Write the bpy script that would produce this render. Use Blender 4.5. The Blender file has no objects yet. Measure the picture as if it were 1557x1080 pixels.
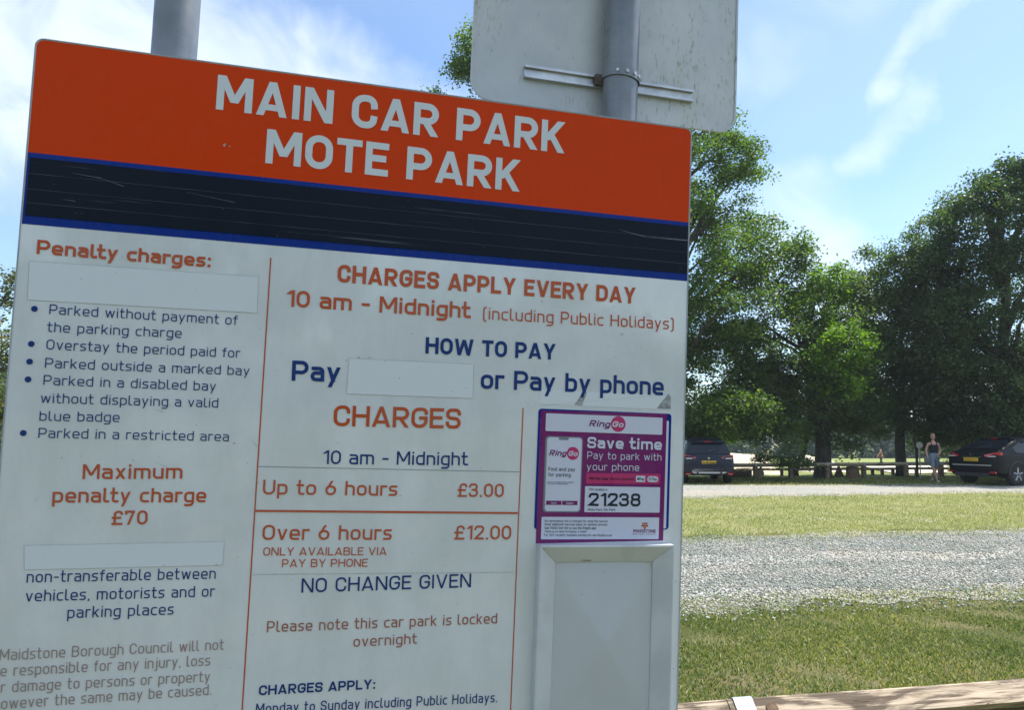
import bpy, bmesh, math, random
import numpy as np
from mathutils import Matrix, Vector
C = bpy.context.scene
col = C.collection
rnd = random.Random(7)
rng = np.random.default_rng(11)
rad = math.radians

# ---------------------------------------------------------------- camera
EYE = 1.62
PITCH = math.atan(124/1200.0)
cd = bpy.data.cameras.new('camera'); cam = bpy.data.objects.new('camera', cd); col.objects.link(cam)
cd.sensor_width = 36; cd.lens = 36*1200/1557; cd.clip_start = .05; cd.clip_end = 5000
cam.location = (0, 0, EYE); cam.rotation_euler = (math.pi/2+PITCH, 0, 0)
C.camera = cam

# ---------------------------------------------------------------- world, sun, exposure
SUN_AZ, SUN_EL = rad(66), rad(57)          # azimuth clockwise from the view direction
sun_dir = Vector((math.sin(SUN_AZ)*math.cos(SUN_EL), math.cos(SUN_AZ)*math.cos(SUN_EL), math.sin(SUN_EL)))
w = bpy.data.worlds.new('World'); C.world = w; w.use_nodes = True
nt = w.node_tree; nt.nodes.clear()
class NT:
    def __init__(s, t): s.t = t
    def n(s, typ, **k):
        x = s.t.nodes.new(typ)
        for a, b in k.items(): setattr(x, a, b)
        return x
    def l(s, a, b): s.t.links.new(a, b)
    def m(s, op, a, b=None, c=None, clamp=False):
        x = s.n('ShaderNodeMath', operation=op, use_clamp=clamp)
        for i, v in enumerate((a, b, c)):
            if v is None: continue
            if isinstance(v, (int, float)): x.inputs[i].default_value = v
            else: s.l(v, x.inputs[i])
        return x.outputs[0]
    def ss(s, v, lo, hi, a=0.0, b=1.0):
        x = s.n('ShaderNodeMapRange', interpolation_type='SMOOTHSTEP'); s.l(v, x.inputs[0])
        for i, q in enumerate((lo, hi, a, b)): x.inputs[i+1].default_value = q
        return x.outputs[0]
    def mix(s, f, a, b, mode='MIX'):
        x = s.n('ShaderNodeMix', data_type='RGBA', blend_type=mode)
        for sock, v in ((x.inputs[0], f), (x.inputs[6], a), (x.inputs[7], b)):
            if isinstance(v, (int, float)): sock.default_value = v
            elif isinstance(v, tuple): sock.default_value = (*v[:3], 1)
            else: s.l(v, sock)
        return x.outputs[2]
    def noise(s, vec, scale, detail=4, rough=.55, dist=0.0, out=0):
        x = s.n('ShaderNodeTexNoise'); s.l(vec, x.inputs['Vector'])
        x.inputs['Scale'].default_value = scale; x.inputs['Detail'].default_value = detail
        x.inputs['Roughness'].default_value = rough; x.inputs['Distortion'].default_value = dist
        return x.outputs[out]
    def mapping(s, vec, scale=(1, 1, 1), rot=(0, 0, 0), loc=(0, 0, 0)):
        x = s.n('ShaderNodeMapping'); s.l(vec, x.inputs[0])
        x.inputs[1].default_value = loc; x.inputs[2].default_value = rot; x.inputs[3].default_value = scale
        return x.outputs[0]
N = NT(nt)
sky = N.n('ShaderNodeTexSky', sky_type='NISHITA', sun_disc=False, sun_elevation=SUN_EL, sun_rotation=SUN_AZ,
          altitude=50, air_density=1.0, dust_density=.7, ozone_density=2.0)
tc = N.n('ShaderNodeTexCoord'); gen = tc.outputs['Generated']
sep = N.n('ShaderNodeSeparateXYZ'); N.l(gen, sep.inputs[0]); gx, gy, gz = sep.outputs
az = N.m('ARCTAN2', gx, gy); el = N.m('ARCSINE', gz)
# a flat layer of cirrus: directions projected on a plane high above
zz = N.m('ADD', N.m('MAXIMUM', gz, 0.0), 0.18)
cmb = N.n('ShaderNodeCombineXYZ'); N.l(N.m('DIVIDE', gx, zz), cmb.inputs[0]); N.l(N.m('DIVIDE', gy, zz), cmb.inputs[1])
plane = cmb.outputs[0]
str1 = N.noise(N.mapping(plane, (1.0, .34, 1), (0, 0, rad(-38))), 2.2, 7, .62, .5)
big = N.noise(N.mapping(plane, (1, .8, 1), (0, 0, .4), (3.1, 1.7, 0)), .85, 3, .5, .3)
veil = N.ss(N.m('ADD', N.m('MULTIPLY', str1, .45), N.m('MULTIPLY', big, .75)), .40, .74)
# wisps placed on the dome by azimuth and elevation (radians)
warp = N.noise(gen, 5.0, 6, .62, .4)
warp2 = N.noise(N.mapping(gen, (1, 1, 1), (0, 0, 0), (5, 2, 9)), 5.0, 6, .62, .4)
azw = N.m('ADD', az, N.m('MULTIPLY', N.m('SUBTRACT', warp, .5), .16)); elw = N.m('ADD', el, N.m('MULTIPLY', N.m('SUBTRACT', warp2, .5), .16))
def seg(a0, e0, a1, e1, wd, soft):
    dx, dy = a1-a0, e1-e0; L2 = dx*dx+dy*dy
    px = N.m('SUBTRACT', azw, a0); py = N.m('SUBTRACT', elw, e0)
    t = N.m('DIVIDE', N.m('ADD', N.m('MULTIPLY', px, dx), N.m('MULTIPLY', py, dy)), L2, clamp=True)
    qx = N.m('SUBTRACT', px, N.m('MULTIPLY', t, dx)); qy = N.m('SUBTRACT', py, N.m('MULTIPLY', t, dy))
    d = N.m('SQRT', N.m('ADD', N.m('MULTIPLY', qx, qx), N.m('MULTIPLY', qy, qy)))
    return N.ss(d, wd, wd+soft, 1.0, 0.0)
fil = N.ss(N.noise(N.mapping(gen, (2, 2, 3.0), (0, rad(35), 0)), 4.0, 7, .52, .8), .30, .66)
masks = [
    (seg(-.80, .44, -.09, .285, .085, .10), 1.0),      # broad bank over the left
    (seg(-.62, .52, -.40, .44, .03, .10), .8),
    (seg(-.62, .34, -.42, .22, .015, .05), .7),
    (seg(.54, .455, .45, .385, .002, .036), .78),     # hooked wisp on the right
    (seg(.49, .372, .41, .315, .000, .034), .62),
    (seg(.345, .27, .40, .16, .018, .075), .75),      # plume over the trees
    (seg(.28, .26, .36, .14, .02, .08), .45),
    (seg(.22, .46, .42, .49, .02, .10), .38),
]
tot = N.m('MULTIPLY', veil, N.ss(gy, -.1, .55, .85, .16))  # unseen cloud thickened behind the viewer to brighten the shaded board
for mk, a in masks:
    tot = N.m('MAXIMUM', tot, N.m('MULTIPLY', N.m('MULTIPLY', mk, a), N.m('ADD', N.m('MULTIPLY', fil, .60), .40)))
tot = N.m('MULTIPLY', tot, N.ss(gz, -.01, .06))
skyc = N.mix(1.0, sky.outputs[0], (.95, 1.06, 1.16), 'MULTIPLY')
lum = N.n('ShaderNodeRGBToBW'); N.l(sky.outputs[0], lum.inputs[0])
cl = N.mix(.25, (6.0, 6.5, 6.9), skyc)
out = N.mix(tot, skyc, cl)
bg = N.n('ShaderNodeBackground'); N.l(out, bg.inputs[0]); bg.inputs[1].default_value = .13
wo = N.n('ShaderNodeOutputWorld'); N.l(bg.outputs[0], wo.inputs[0])
sd = bpy.data.lights.new('sun', 'SUN'); sd.energy = 5.0; sd.angle = rad(.53); sd.color = (1, .95, .88)
so = bpy.data.objects.new('sun', sd); col.objects.link(so)
so.rotation_euler = (-sun_dir).to_track_quat('-Z', 'Y').to_euler()
C.view_settings.view_transform = 'Standard'; C.view_settings.look = 'None'
C.view_settings.gamma = 1; C.view_settings.exposure = 0.60; C.view_settings.use_curve_mapping = False

# ---------------------------------------------------------------- helpers
cP, sP = math.cos(PITCH), math.sin(PITCH)
def ray(px, py):
    a = (px-778.5)/1200; b = (py-540)/1200
    return Vector((a, cP + b*sP, sP - b*cP))
def at(px, py, Y):                                   # point of the place seen there, Y metres ahead
    d = ray(px, py); return Vector((0, 0, EYE)) + d*(Y/d.y)
def gz_at(Y):                                        # the park falls away gently beyond the fence
    if Y < 32: return 0.0
    if Y < 75: return -.75*((Y-32)/43)**1.3
    return -.75 - .022*(Y-75) if Y < 150 else -2.4
def G(px, py):                                       # ground point
    d = ray(px, py); Y = 4.0
    for _ in range(400):
        p = Vector((0, 0, EYE)) + d*(Y/d.y)
        if p.z <= gz_at(Y): return Vector((p.x, Y, gz_at(Y)))
        Y *= 1.012
    return p
def tag(o, label=None, cat=None, group=None, kind=None):
    for k, v in (('label', label), ('category', cat), ('group', group), ('kind', kind)):
        if v: o[k] = v
    return o
def empty(name, loc=(0, 0, 0), rz=0, **k):
    o = bpy.data.objects.new(name, None); col.objects.link(o); o.location = loc; o.rotation_euler = (0, 0, rz)
    return tag(o, **k)
def link_mesh(name, me, parent=None, mat=None):
    o = bpy.data.objects.new(name, me); col.objects.link(o)
    if mat: me.materials.append(mat)
    if parent: o.parent = parent
    return o
class MB:
    def __init__(s): s.v = []; s.f = []; s.uv = None
    def add(s, V, F):
        o = len(s.v); s.v += [tuple(p) for p in V]; s.f += [tuple(i+o for i in f) for f in F]; return s
    def box(s, x0, x1, y0, y1, z0, z1, M=None):
        V = [Vector((x, y, z)) for z in (z0, z1) for y in (y0, y1) for x in (x0, x1)]
        if M: V = [M @ p for p in V]
        return s.add(V, [(0, 2, 3, 1), (4, 5, 7, 6), (0, 1, 5, 4), (2, 6, 7, 3), (0, 4, 6, 2), (1, 3, 7, 5)])
    def tube(s, pts, rs, n=10, caps=True):
        pts = [Vector(p) for p in pts]
        if isinstance(rs, (int, float)): rs = [rs]*len(pts)
        V = []; F = []; up = Vector((.13, .21, .97))
        for i, p in enumerate(pts):
            d = (pts[min(i+1, len(pts)-1)]-pts[max(i-1, 0)]).normalized()
            if abs(d.dot(up)) > .95: up = Vector((1, 0, .1))
            a = d.cross(up).normalized(); b = d.cross(a)
            for k in range(n):
                t = 2*math.pi*k/n; V.append(p+(a*math.cos(t)+b*math.sin(t))*rs[i])
        for i in range(len(pts)-1):
            for k in range(n):
                F.append((i*n+k, i*n+(k+1) % n, (i+1)*n+(k+1) % n, (i+1)*n+k))
        if caps: F.append(tuple(range(n-1, -1, -1))); F.append(tuple((len(pts)-1)*n+k for k in range(n)))
        return s.add(V, F)
    def prism(s, poly, z0, z1, M=None):               # poly in xy
        n = len(poly); V = [Vector((x, y, z0)) for x, y in poly]+[Vector((x, y, z1)) for x, y in poly]
        if M: V = [M @ p for p in V]
        return s.add(V, [tuple(range(n-1, -1, -1)), tuple(range(n, 2*n))]+[(i, (i+1) % n, n+(i+1) % n, n+i) for i in range(n)])
    def build(s, name, mat, parent=None, smooth=False, bevel=0, world=False, M=None):
        me = bpy.data.meshes.new(name); me.from_pydata(s.v, [], s.f); me.validate()
        if bevel:
            bm = bmesh.new(); bm.from_mesh(me)
            bmesh.ops.recalc_face_normals(bm, faces=bm.faces)
            bmesh.ops.bevel(bm, geom=[e for e in bm.edges if len(e.link_faces) == 2 and e.calc_face_angle(0) > .6], offset=bevel, segments=2, affect='EDGES', profile=.6)
            bm.to_mesh(me); bm.free()
        if smooth:
            me.shade_smooth()
            try: me.set_sharp_from_angle(angle=rad(40))
            except Exception: pass
        o = link_mesh(name, me, parent, mat)
        if M is not None: o.matrix_local = M
        if world and parent:
            bpy.context.view_layer.update(); o.matrix_parent_inverse = parent.matrix_world.inverted()
        return o
def rrect(x0, y0, x1, y1, r, n=5):                    # rounded rectangle, ccw
    P = []
    for cx, cy, a in ((x1-r, y1-r, 0), (x0+r, y1-r, 90), (x0+r, y0+r, 180), (x1-r, y0+r, 270)):
        for k in range(n+1):
            t = rad(a+90*k/n); P.append((cx+r*math.cos(t), cy+r*math.sin(t)))
    return P

# ---------------------------------------------------------------- materials
MATS = {}
def pm(name, c1, c2=None, scale=8, rough=.6, metal=0, bump=0, bscale=None, detail=5, spec=.5, stretch=(1, 1, 1), lo=.35, hi=.65, rvar=0, bdist=.01, coat=0):
    m = bpy.data.materials.new(name); m.use_nodes = True; T = NT(m.node_tree); b = m.node_tree.nodes['Principled BSDF']
    tcn = T.n('ShaderNodeTexCoord'); vec = T.mapping(tcn.outputs['Object'], stretch)
    nz = T.noise(vec, scale, detail, .6)
    if c2: T.l(T.mix(T.ss(nz, lo, hi), c1, c2), b.inputs['Base Color'])
    else: b.inputs['Base Color'].default_value = (*c1, 1)
    b.inputs['Metallic'].default_value = metal; b.inputs['Roughness'].default_value = rough
    b.inputs['Specular IOR Level'].default_value = spec; b.inputs['Coat Weight'].default_value = coat
    if rvar: T.l(T.ss(T.noise(vec, scale*2.3, 5, .6), .3, .7, max(0.02, rough-rvar), rough+rvar), b.inputs['Roughness'])
    if bump:
        bn = T.n('ShaderNodeBump'); bn.inputs['Strength'].default_value = bump; bn.inputs['Distance'].default_value = bdist
        T.l(T.noise(vec, bscale or scale*4, 6, .6), bn.inputs['Height']); T.l(bn.outputs[0], b.inputs['Normal'])
    m.diffuse_color = (*c1, 1); MATS[name] = m
    return m
# ---- lettering: stroke alphabet (rounded technical sans) ----
def glyph(ch, s):
    """outer cap height 1, stroke s -> (strokes, width). stroke: (points[(x,y,r)], closed, cuts) """
    X=.735; h=s/2; b=h; t=1-h; m=X-h; d=-.27+h
    S=[]
    def P(*pts, c=False): S.append(('p',[(p[0],p[1],p[2] if len(p)>2 else 0) for p in pts],c))
    def D(x0,y0,x1,y1): S.append(('d',[(x0,y0),(x1,y1)],False))
    def Q(x,y,k=1.0): S.append(('q',[(x,y,k)],False))
    W=.6; l=h; r=W-h; R=.30-h*.2; rs=.2
    if ch==' ': return [], .26
    if ch=='A': W=.70; D(h*1.1,0,W/2,1); D(W-h*1.1,0,W/2,1); P((W*.26,.27+h*.3),(W*.74,.27+h*.3)); S[-1]=('b',[(W*.25,.24),(W*.75,.24)],False)
    elif ch=='B': W=.62; r=W-h; P((l,b),(l,t)); P((l,t),(r-.02,t,.2),(r-.02,.53,.2),(l,.53)); P((l,.53),(r,.53,.2),(r,b,.22),(l,b)); 
    elif ch=='C': W=.60; r=W-h; P((r,.3,0),(r,b,R),(l,b,R),(l,t,R),(r,t,R),(r,.7,0))
    elif ch=='D': W=.63; r=W-h; P((l,b),(l,t),(r,t,R),(r,b,R),(l,b),c=True)
    elif ch=='E': W=.54; r=W-h*1.0; P((r,t),(l,t),(l,b),(r,b)); P((l,.52),(r-.05,.52))
    elif ch=='F': W=.52; r=W-h; P((r,t),(l,t),(l,b)); P((l,.5),(r-.05,.5))
    elif ch=='G': W=.62; r=W-h; P((r,.74,0),(r,t,R),(l,t,R),(l,b,R),(r,b,R),(r,.49,0),(W*.56,.49))
    elif ch=='H': W=.64; r=W-h; P((l,b),(l,t)); P((r,b),(r,t)); P((l,.52),(r,.52))
    elif ch=='I': W=s; P((l,b),(l,t))
    elif ch=='K': W=.64; P((l,b),(l,t)); D(W-h*1.35,1,l+.03,.36) ; D(W-h*1.25,0,l+.16,.55)
    elif ch=='L': W=.52; P((l,t),(l,b),(W-h,b))
    elif ch=='M': W=.78; r=W-h; P((l,b),(l,t)); P((r,b),(r,t)); D(l+h*.2,1,W/2,.24); D(r-h*.2,1,W/2,.24)
    elif ch=='N': W=.66; r=W-h; P((l,b),(l,t)); P((r,b),(r,t)); D(l+h*.15,1,r-h*.15,0)
    elif ch in 'O': W=.62; r=W-h; P((l,b,R),(l,t,R),(r,t,R),(r,b,R),c=True)
    elif ch=='0': W=.56; r=W-h; P((l,b,R),(l,t,R),(r,t,R),(r,b,R),c=True)
    elif ch=='P': W=.60; r=W-h; P((l,b),(l,t)); P((l,t),(r,t,.24),(r,.42,.24),(l,.42))
    elif ch=='R': W=.62; r=W-h-.01; P((l,b),(l,t)); P((l,t),(r,t,.24),(r,.45,.24),(l,.45)); D(W-h*1.15,0,W*.45,.45)
    elif ch=='S': W=.58; r=W-h; P((l,.27,0),(l,b,.2),(r,b,.24),(r,.50,.22),(l,.52,.22),(l,t,.24),(r,t,.2),(r,.75,0))
    elif ch=='T': W=.58; P((h,t),(W-h,t)); P((W/2,b),(W/2,t))
    elif ch=='U': W=.62; r=W-h; P((l,t),(l,b,R),(r,b,R),(r,t))
    elif ch=='V': W=.68; D(h*1.1,1,W/2,0); D(W-h*1.1,1,W/2,0)
    elif ch=='W': W=.96; D(h*1.1,1,W*.27,0); D(W/2,.95,W*.27,0); D(W/2,.95,W*.73,0); D(W-h*1.1,1,W*.73,0)
    elif ch=='Y': W=.66; D(h*1.15,1,W/2,.40); D(W-h*1.15,1,W/2,.40); P((W/2,b),(W/2,.42))
    elif ch=='a': W=.50; r=W-h; P((l+.02,m),(r,m,.17),(r,b)); P((r,.42),(l,.42,.15),(l,b,.16),(r,b)); 
    elif ch=='b': W=.52; r=W-h; P((l,b),(l,t)); P((l,m),(r,m,.2),(r,b,.2),(l,b))
    elif ch=='c': W=.46; r=W-h; P((r,b),(l,b,.2),(l,m,.2),(r,m)); 
    elif ch=='d': W=.52; r=W-h; P((r,b),(r,t)); P((r,m),(l,m,.2),(l,b,.2),(r,b))
    elif ch=='e': W=.52; r=W-h; P((r-.03,b),(l,b,.2),(l,m,.2),(r,m,.2),(r,.345+h)); P((l,.345),(r,.345))
    elif ch=='f': W=.34; P((W-h,t),(.15,t,.13),(.15,b)); P((h*.8,m),(W-h,m))
    elif ch=='g': W=.52; r=W-h; P((r,m),(l,m,.2),(l,b,.2),(r,b)); P((r,m),(r,d,.2),(l+.02,d))
    elif ch=='h': W=.51; r=W-h; P((l,b),(l,t)); P((l,m),(r,m,.2),(r,b))
    elif ch=='i': W=s; P((l,b),(l,m)); Q(l,.93-h*.3)
    elif ch=='j': W=.2; P((W-h,m),(W-h,d,.1),(h*.2,d)); Q(W-h,.93-h*.3)
    elif ch=='k': W=.50; P((l,b),(l,t)); D(W-h*1.35,X,l+.02,.28); D(W-h*1.25,0,l+.13,.42)
    elif ch=='l': W=.26; P((l,t),(l,b,.12),(W-h*.6,b))
    elif ch=='m': W=.80; r=W-h; P((l,b),(l,m)); P((l,m),(W/2,m,.16),(W/2,b)); P((W/2-.04,m),(r,m,.18),(r,b))
    elif ch=='n': W=.51; r=W-h; P((l,b),(l,m)); P((l,m),(r,m,.2),(r,b))
    elif ch=='o': W=.52; r=W-h; P((l,b,.2),(l,m,.2),(r,m,.2),(r,b,.2),c=True)
    elif ch=='p': W=.52; r=W-h; P((l,d),(l,m)); P((l,m),(r,m,.2),(r,b,.2),(l,b))
    elif ch=='r': W=.36; P((l,b),(l,m)); P((l,m-.08,0),(l+.02,m,.08),(W-h*.8,m))
    elif ch=='s': W=.46; r=W-h; P((l,b),(r,b,.15),(r,.36,.15),(l,.38,.15),(l,m,.15),(r-.01,m))
    elif ch=='t': W=.36; P((.13,.95),(.13,b,.13),(W-h*.6,b)); P((h*.6,m),(W-h,m))
    elif ch=='u': W=.51; r=W-h; P((r,b),(r,m)); P((l,m),(l,b,.2),(r,b))
    elif ch=='v': W=.52; D(h*1.1,X,W/2,0); D(W-h*1.1,X,W/2,0)
    elif ch=='w': W=.76; D(h*1.1,X,W*.28,0); D(W/2,X*.96,W*.28,0); D(W/2,X*.96,W*.72,0); D(W-h*1.1,X,W*.72,0)
    elif ch=='x': W=.50; D(h*1.2,X,W-h*1.2,0); D(W-h*1.2,X,h*1.2,0)
    elif ch=='y': W=.52; D(h*1.1,X,W/2,0); D(W-h*1.1,X,W*.27,-.27)
    elif ch=='z': W=.46; P((l,m),(W-h*1.4,m)); P((l+h*.4,b),(W-h,b)); D(W-h*1.4,X-s*.5,h*1.4,s*.5)
    elif ch=='1': W=.34; P((W-h,b),(W-h,t)); D(h*1.1,.76,W-h,.99)
    elif ch=='2': W=.56; r=W-h; P((l,.74),(l,t,.24),(r,t,.24),(r,.62,.12),(l+.02,b+.02),(r,b))
    elif ch=='3': W=.56; r=W-h; P((l,.77),(l,t,.2),(r-.02,t,.22),(r-.02,.53,.2),(W*.4,.53)); P((W*.4,.53),(r,.53,.2),(r,b,.24),(l,b,.2),(l,.25))
    elif ch=='5': W=.55; r=W-h; P((r-.03,t),(l+.03,t),(l+.01,.57),(r,.6,.24),(r,b,.24),(l,b,.16),(l,.2))
    elif ch=='6': W=.56; r=W-h; P((l,b,R),(l,.6,.22),(r,.6,.24),(r,b,R),c=True); D(l+.02,.42,W*.60,1)
    elif ch=='7': W=.54; P((l,.8),(l,t),(W-h*1.2,t)); D(W-h*1.25,1-h,W*.36,0)
    elif ch=='8': W=.57; r=W-h; P((l,b,.22),(l,.53,.2),(r,.53,.2),(r,b,.22),c=True); P((l+.02,.53,.2),(l+.02,t,.22),(r-.02,t,.22),(r-.02,.53,.2),c=True)
    elif ch=='£': W=.58; r=W-h; P((r,.78),(r-.01,t,.18),(.17,t,.2),(.17,b)); P((h,b),(r,b)); P((h,.5),(W*.75,.5))
    elif ch=='.': W=s*1.05; Q(W/2,b,1.05)
    elif ch==':': W=s*1.05; Q(W/2,b,1.05); Q(W/2,m-.03,1.05)
    elif ch==',': W=s*1.1; D(s*.75,s,s*.35,-s*.9)
    elif ch=='-': W=.36; P((h,.42),(W-h,.42))
    elif ch=='(': W=.24; P((W-h,1.03-h),(h,1.03-h,.16),(h,-.2+h,.16),(W-h,-.2+h))
    elif ch==')': W=.24; P((h,1.03-h),(W-h,1.03-h,.16),(W-h,-.2+h,.16),(h,-.2+h))
    else: W=.3
    return S, W

def fillet(pts, closed):
    out=[]; n=len(pts)
    for i,(x,y,r) in enumerate(pts):
        if not closed and (i==0 or i==n-1): out.append((x,y)); continue
        p=pts[i-1]; q=pts[(i+1)%n]
        a=math.hypot(p[0]-x,p[1]-y); c=math.hypot(q[0]-x,q[1]-y)
        la=a*(.5 if (closed or 0<i-1) and p[2]>0 else 1); lc=c*(.5 if q[2]>0 else 1)
        r=min(r,la,lc)
        if r<=1e-4: out.append((x,y)); continue
        A=(x+(p[0]-x)*r/a,y+(p[1]-y)*r/a); B=(x+(q[0]-x)*r/c,y+(q[1]-y)*r/c)
        N=6
        for k in range(N+1):
            # quarter-arc like blend (superellipse between quadratic bezier and circle)
            u=k/N; w=1/math.sqrt(2); b0=(1-u)**2; b1=2*u*(1-u)*w; b2=u*u; dd=b0+b1+b2
            out.append(((b0*A[0]+b1*x+b2*B[0])/dd,(b0*A[1]+b1*y+b2*B[1])/dd))
    o=[out[0]]
    for p in out[1:]:
        if math.hypot(p[0]-o[-1][0],p[1]-o[-1][1])>1e-4: o.append(p)
    if closed and math.hypot(o[0][0]-o[-1][0],o[0][1]-o[-1][1])<1e-4: o.pop()
    return o

def strip(pts, s, closed):
    """outline of a polyline of width s with mitred joints, square caps"""
    h=s/2; n=len(pts); L=[]; Rr=[]
    pts=list(pts)
    if not closed:
        def ext(a,b):
            d=math.hypot(a[0]-b[0],a[1]-b[1]); return (a[0]+(a[0]-b[0])/d*h,a[1]+(a[1]-b[1])/d*h)
        e0=ext(pts[0],pts[1]); e1=ext(pts[-1],pts[-2]); pts[0]=e0; pts[-1]=e1
    for i in range(n):
        x,y=pts[i]
        if closed or 0<i<n-1:
            p=pts[i-1]; q=pts[(i+1)%n]
            a=(x-p[0],y-p[1]); b=(q[0]-x,q[1]-y); la=math.hypot(*a); lb=math.hypot(*b)
            na=(-a[1]/la,a[0]/la); nb=(-b[1]/lb,b[0]/lb); mx,my=na[0]+nb[0],na[1]+nb[1]; ml=mx*mx+my*my
            if ml<.3: ml=.3
            ox,oy=2*mx/ml*h,2*my/ml*h
        else:
            q=pts[1] if i==0 else pts[-1]; p=pts[0] if i==0 else pts[-2]
            a=(q[0]-p[0],q[1]-p[1]); la=math.hypot(*a); ox,oy=-a[1]/la*h,a[0]/la*h
        L.append((x+ox,y+oy)); Rr.append((x-ox,y-oy))
    return L,Rr

def text_geo(txt, x0,y0,x1,y1,H,s,shear=0, z0=0.0):
    """vertices (metres) and faces of one line of lettering from (x0,y0) to (x1,y1) mm"""
    gl=[]; nat=0
    sp=.145 if s<.125 else (.115 if s<.16 else .085)
    for ch in txt:
        g=glyph(ch,s); gl.append(g)
    widths=sum(g[1] for g in gl); gaps=(len(gl)-1)*sp
    Lx=math.hypot(x1-x0,y1-y0)/H
    Lx-=shear*.7
    kx=min(1.7,max(.6,Lx/(widths+gaps))); gap=(Lx-widths*kx)/max(1,len(gl)-1)
    ang=math.atan2(y1-y0,x1-x0); ca,sa=math.cos(ang),math.sin(ang)
    V=[];F=[]; pen=0; ns=0
    def put(poly_pts):
        o=len(V)
        for (x,y) in poly_pts:
            X=(pen+x+y*shear)*H; Y=y*H
            V.append(((x0+X*ca-Y*sa)/1000,(y0+X*sa+Y*ca)/1000,z0+(ns%5)*3e-5))
        return o
    for S,W in gl:
        kk=(W*kx-s)/(W-s) if W>s*1.2 else 1.0; tx=lambda x: s/2+(x-s/2)*kk if W>s*1.2 else s/2+(x-s/2)+(W*kx-s)/2
        for st in S:
            kind,pts,cl=st; ns+=1
            pts=[(tx(p[0]),)+tuple(p[1:]) for p in pts]
            if kind=='p':
                q=fillet(pts,cl); L,Rr=strip(q,s,cl); n=len(L)
                o=put(L+Rr)
                for i in range(n if cl else n-1):
                    j=(i+1)%n; F.append((o+i,o+n+i,o+n+j,o+j))
            elif kind=='d':
                (xa,ya),(xb,yb)=pts
                hw=s/2/abs(math.sin(math.atan2(yb-ya,xb-xa)))*(.98)
                if ya<yb: xa,ya,xb,yb=xb,yb,xa,ya
                o=put([(xa-hw,ya),(xb-hw,yb),(xb+hw,yb),(xa+hw,ya)]); F.append((o,o+1,o+2,o+3))
            elif kind=='b':
                (xa,ya),(xb,yb)=pts; o=put([(xa,ya-s*.4),(xb,yb-s*.4),(xb,yb+s*.5),(xa,ya+s*.5)]); F.append((o,o+1,o+2,o+3))
            elif kind=='q':
                x,y,kk=pts[0]; e=s/2*kk; o=put([(x-e,y-e),(x+e,y-e),(x+e,y+e),(x-e,y+e)]); F.append((o,o+1,o+2,o+3))
        pen+=W*kx+gap
    return V,F
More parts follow.
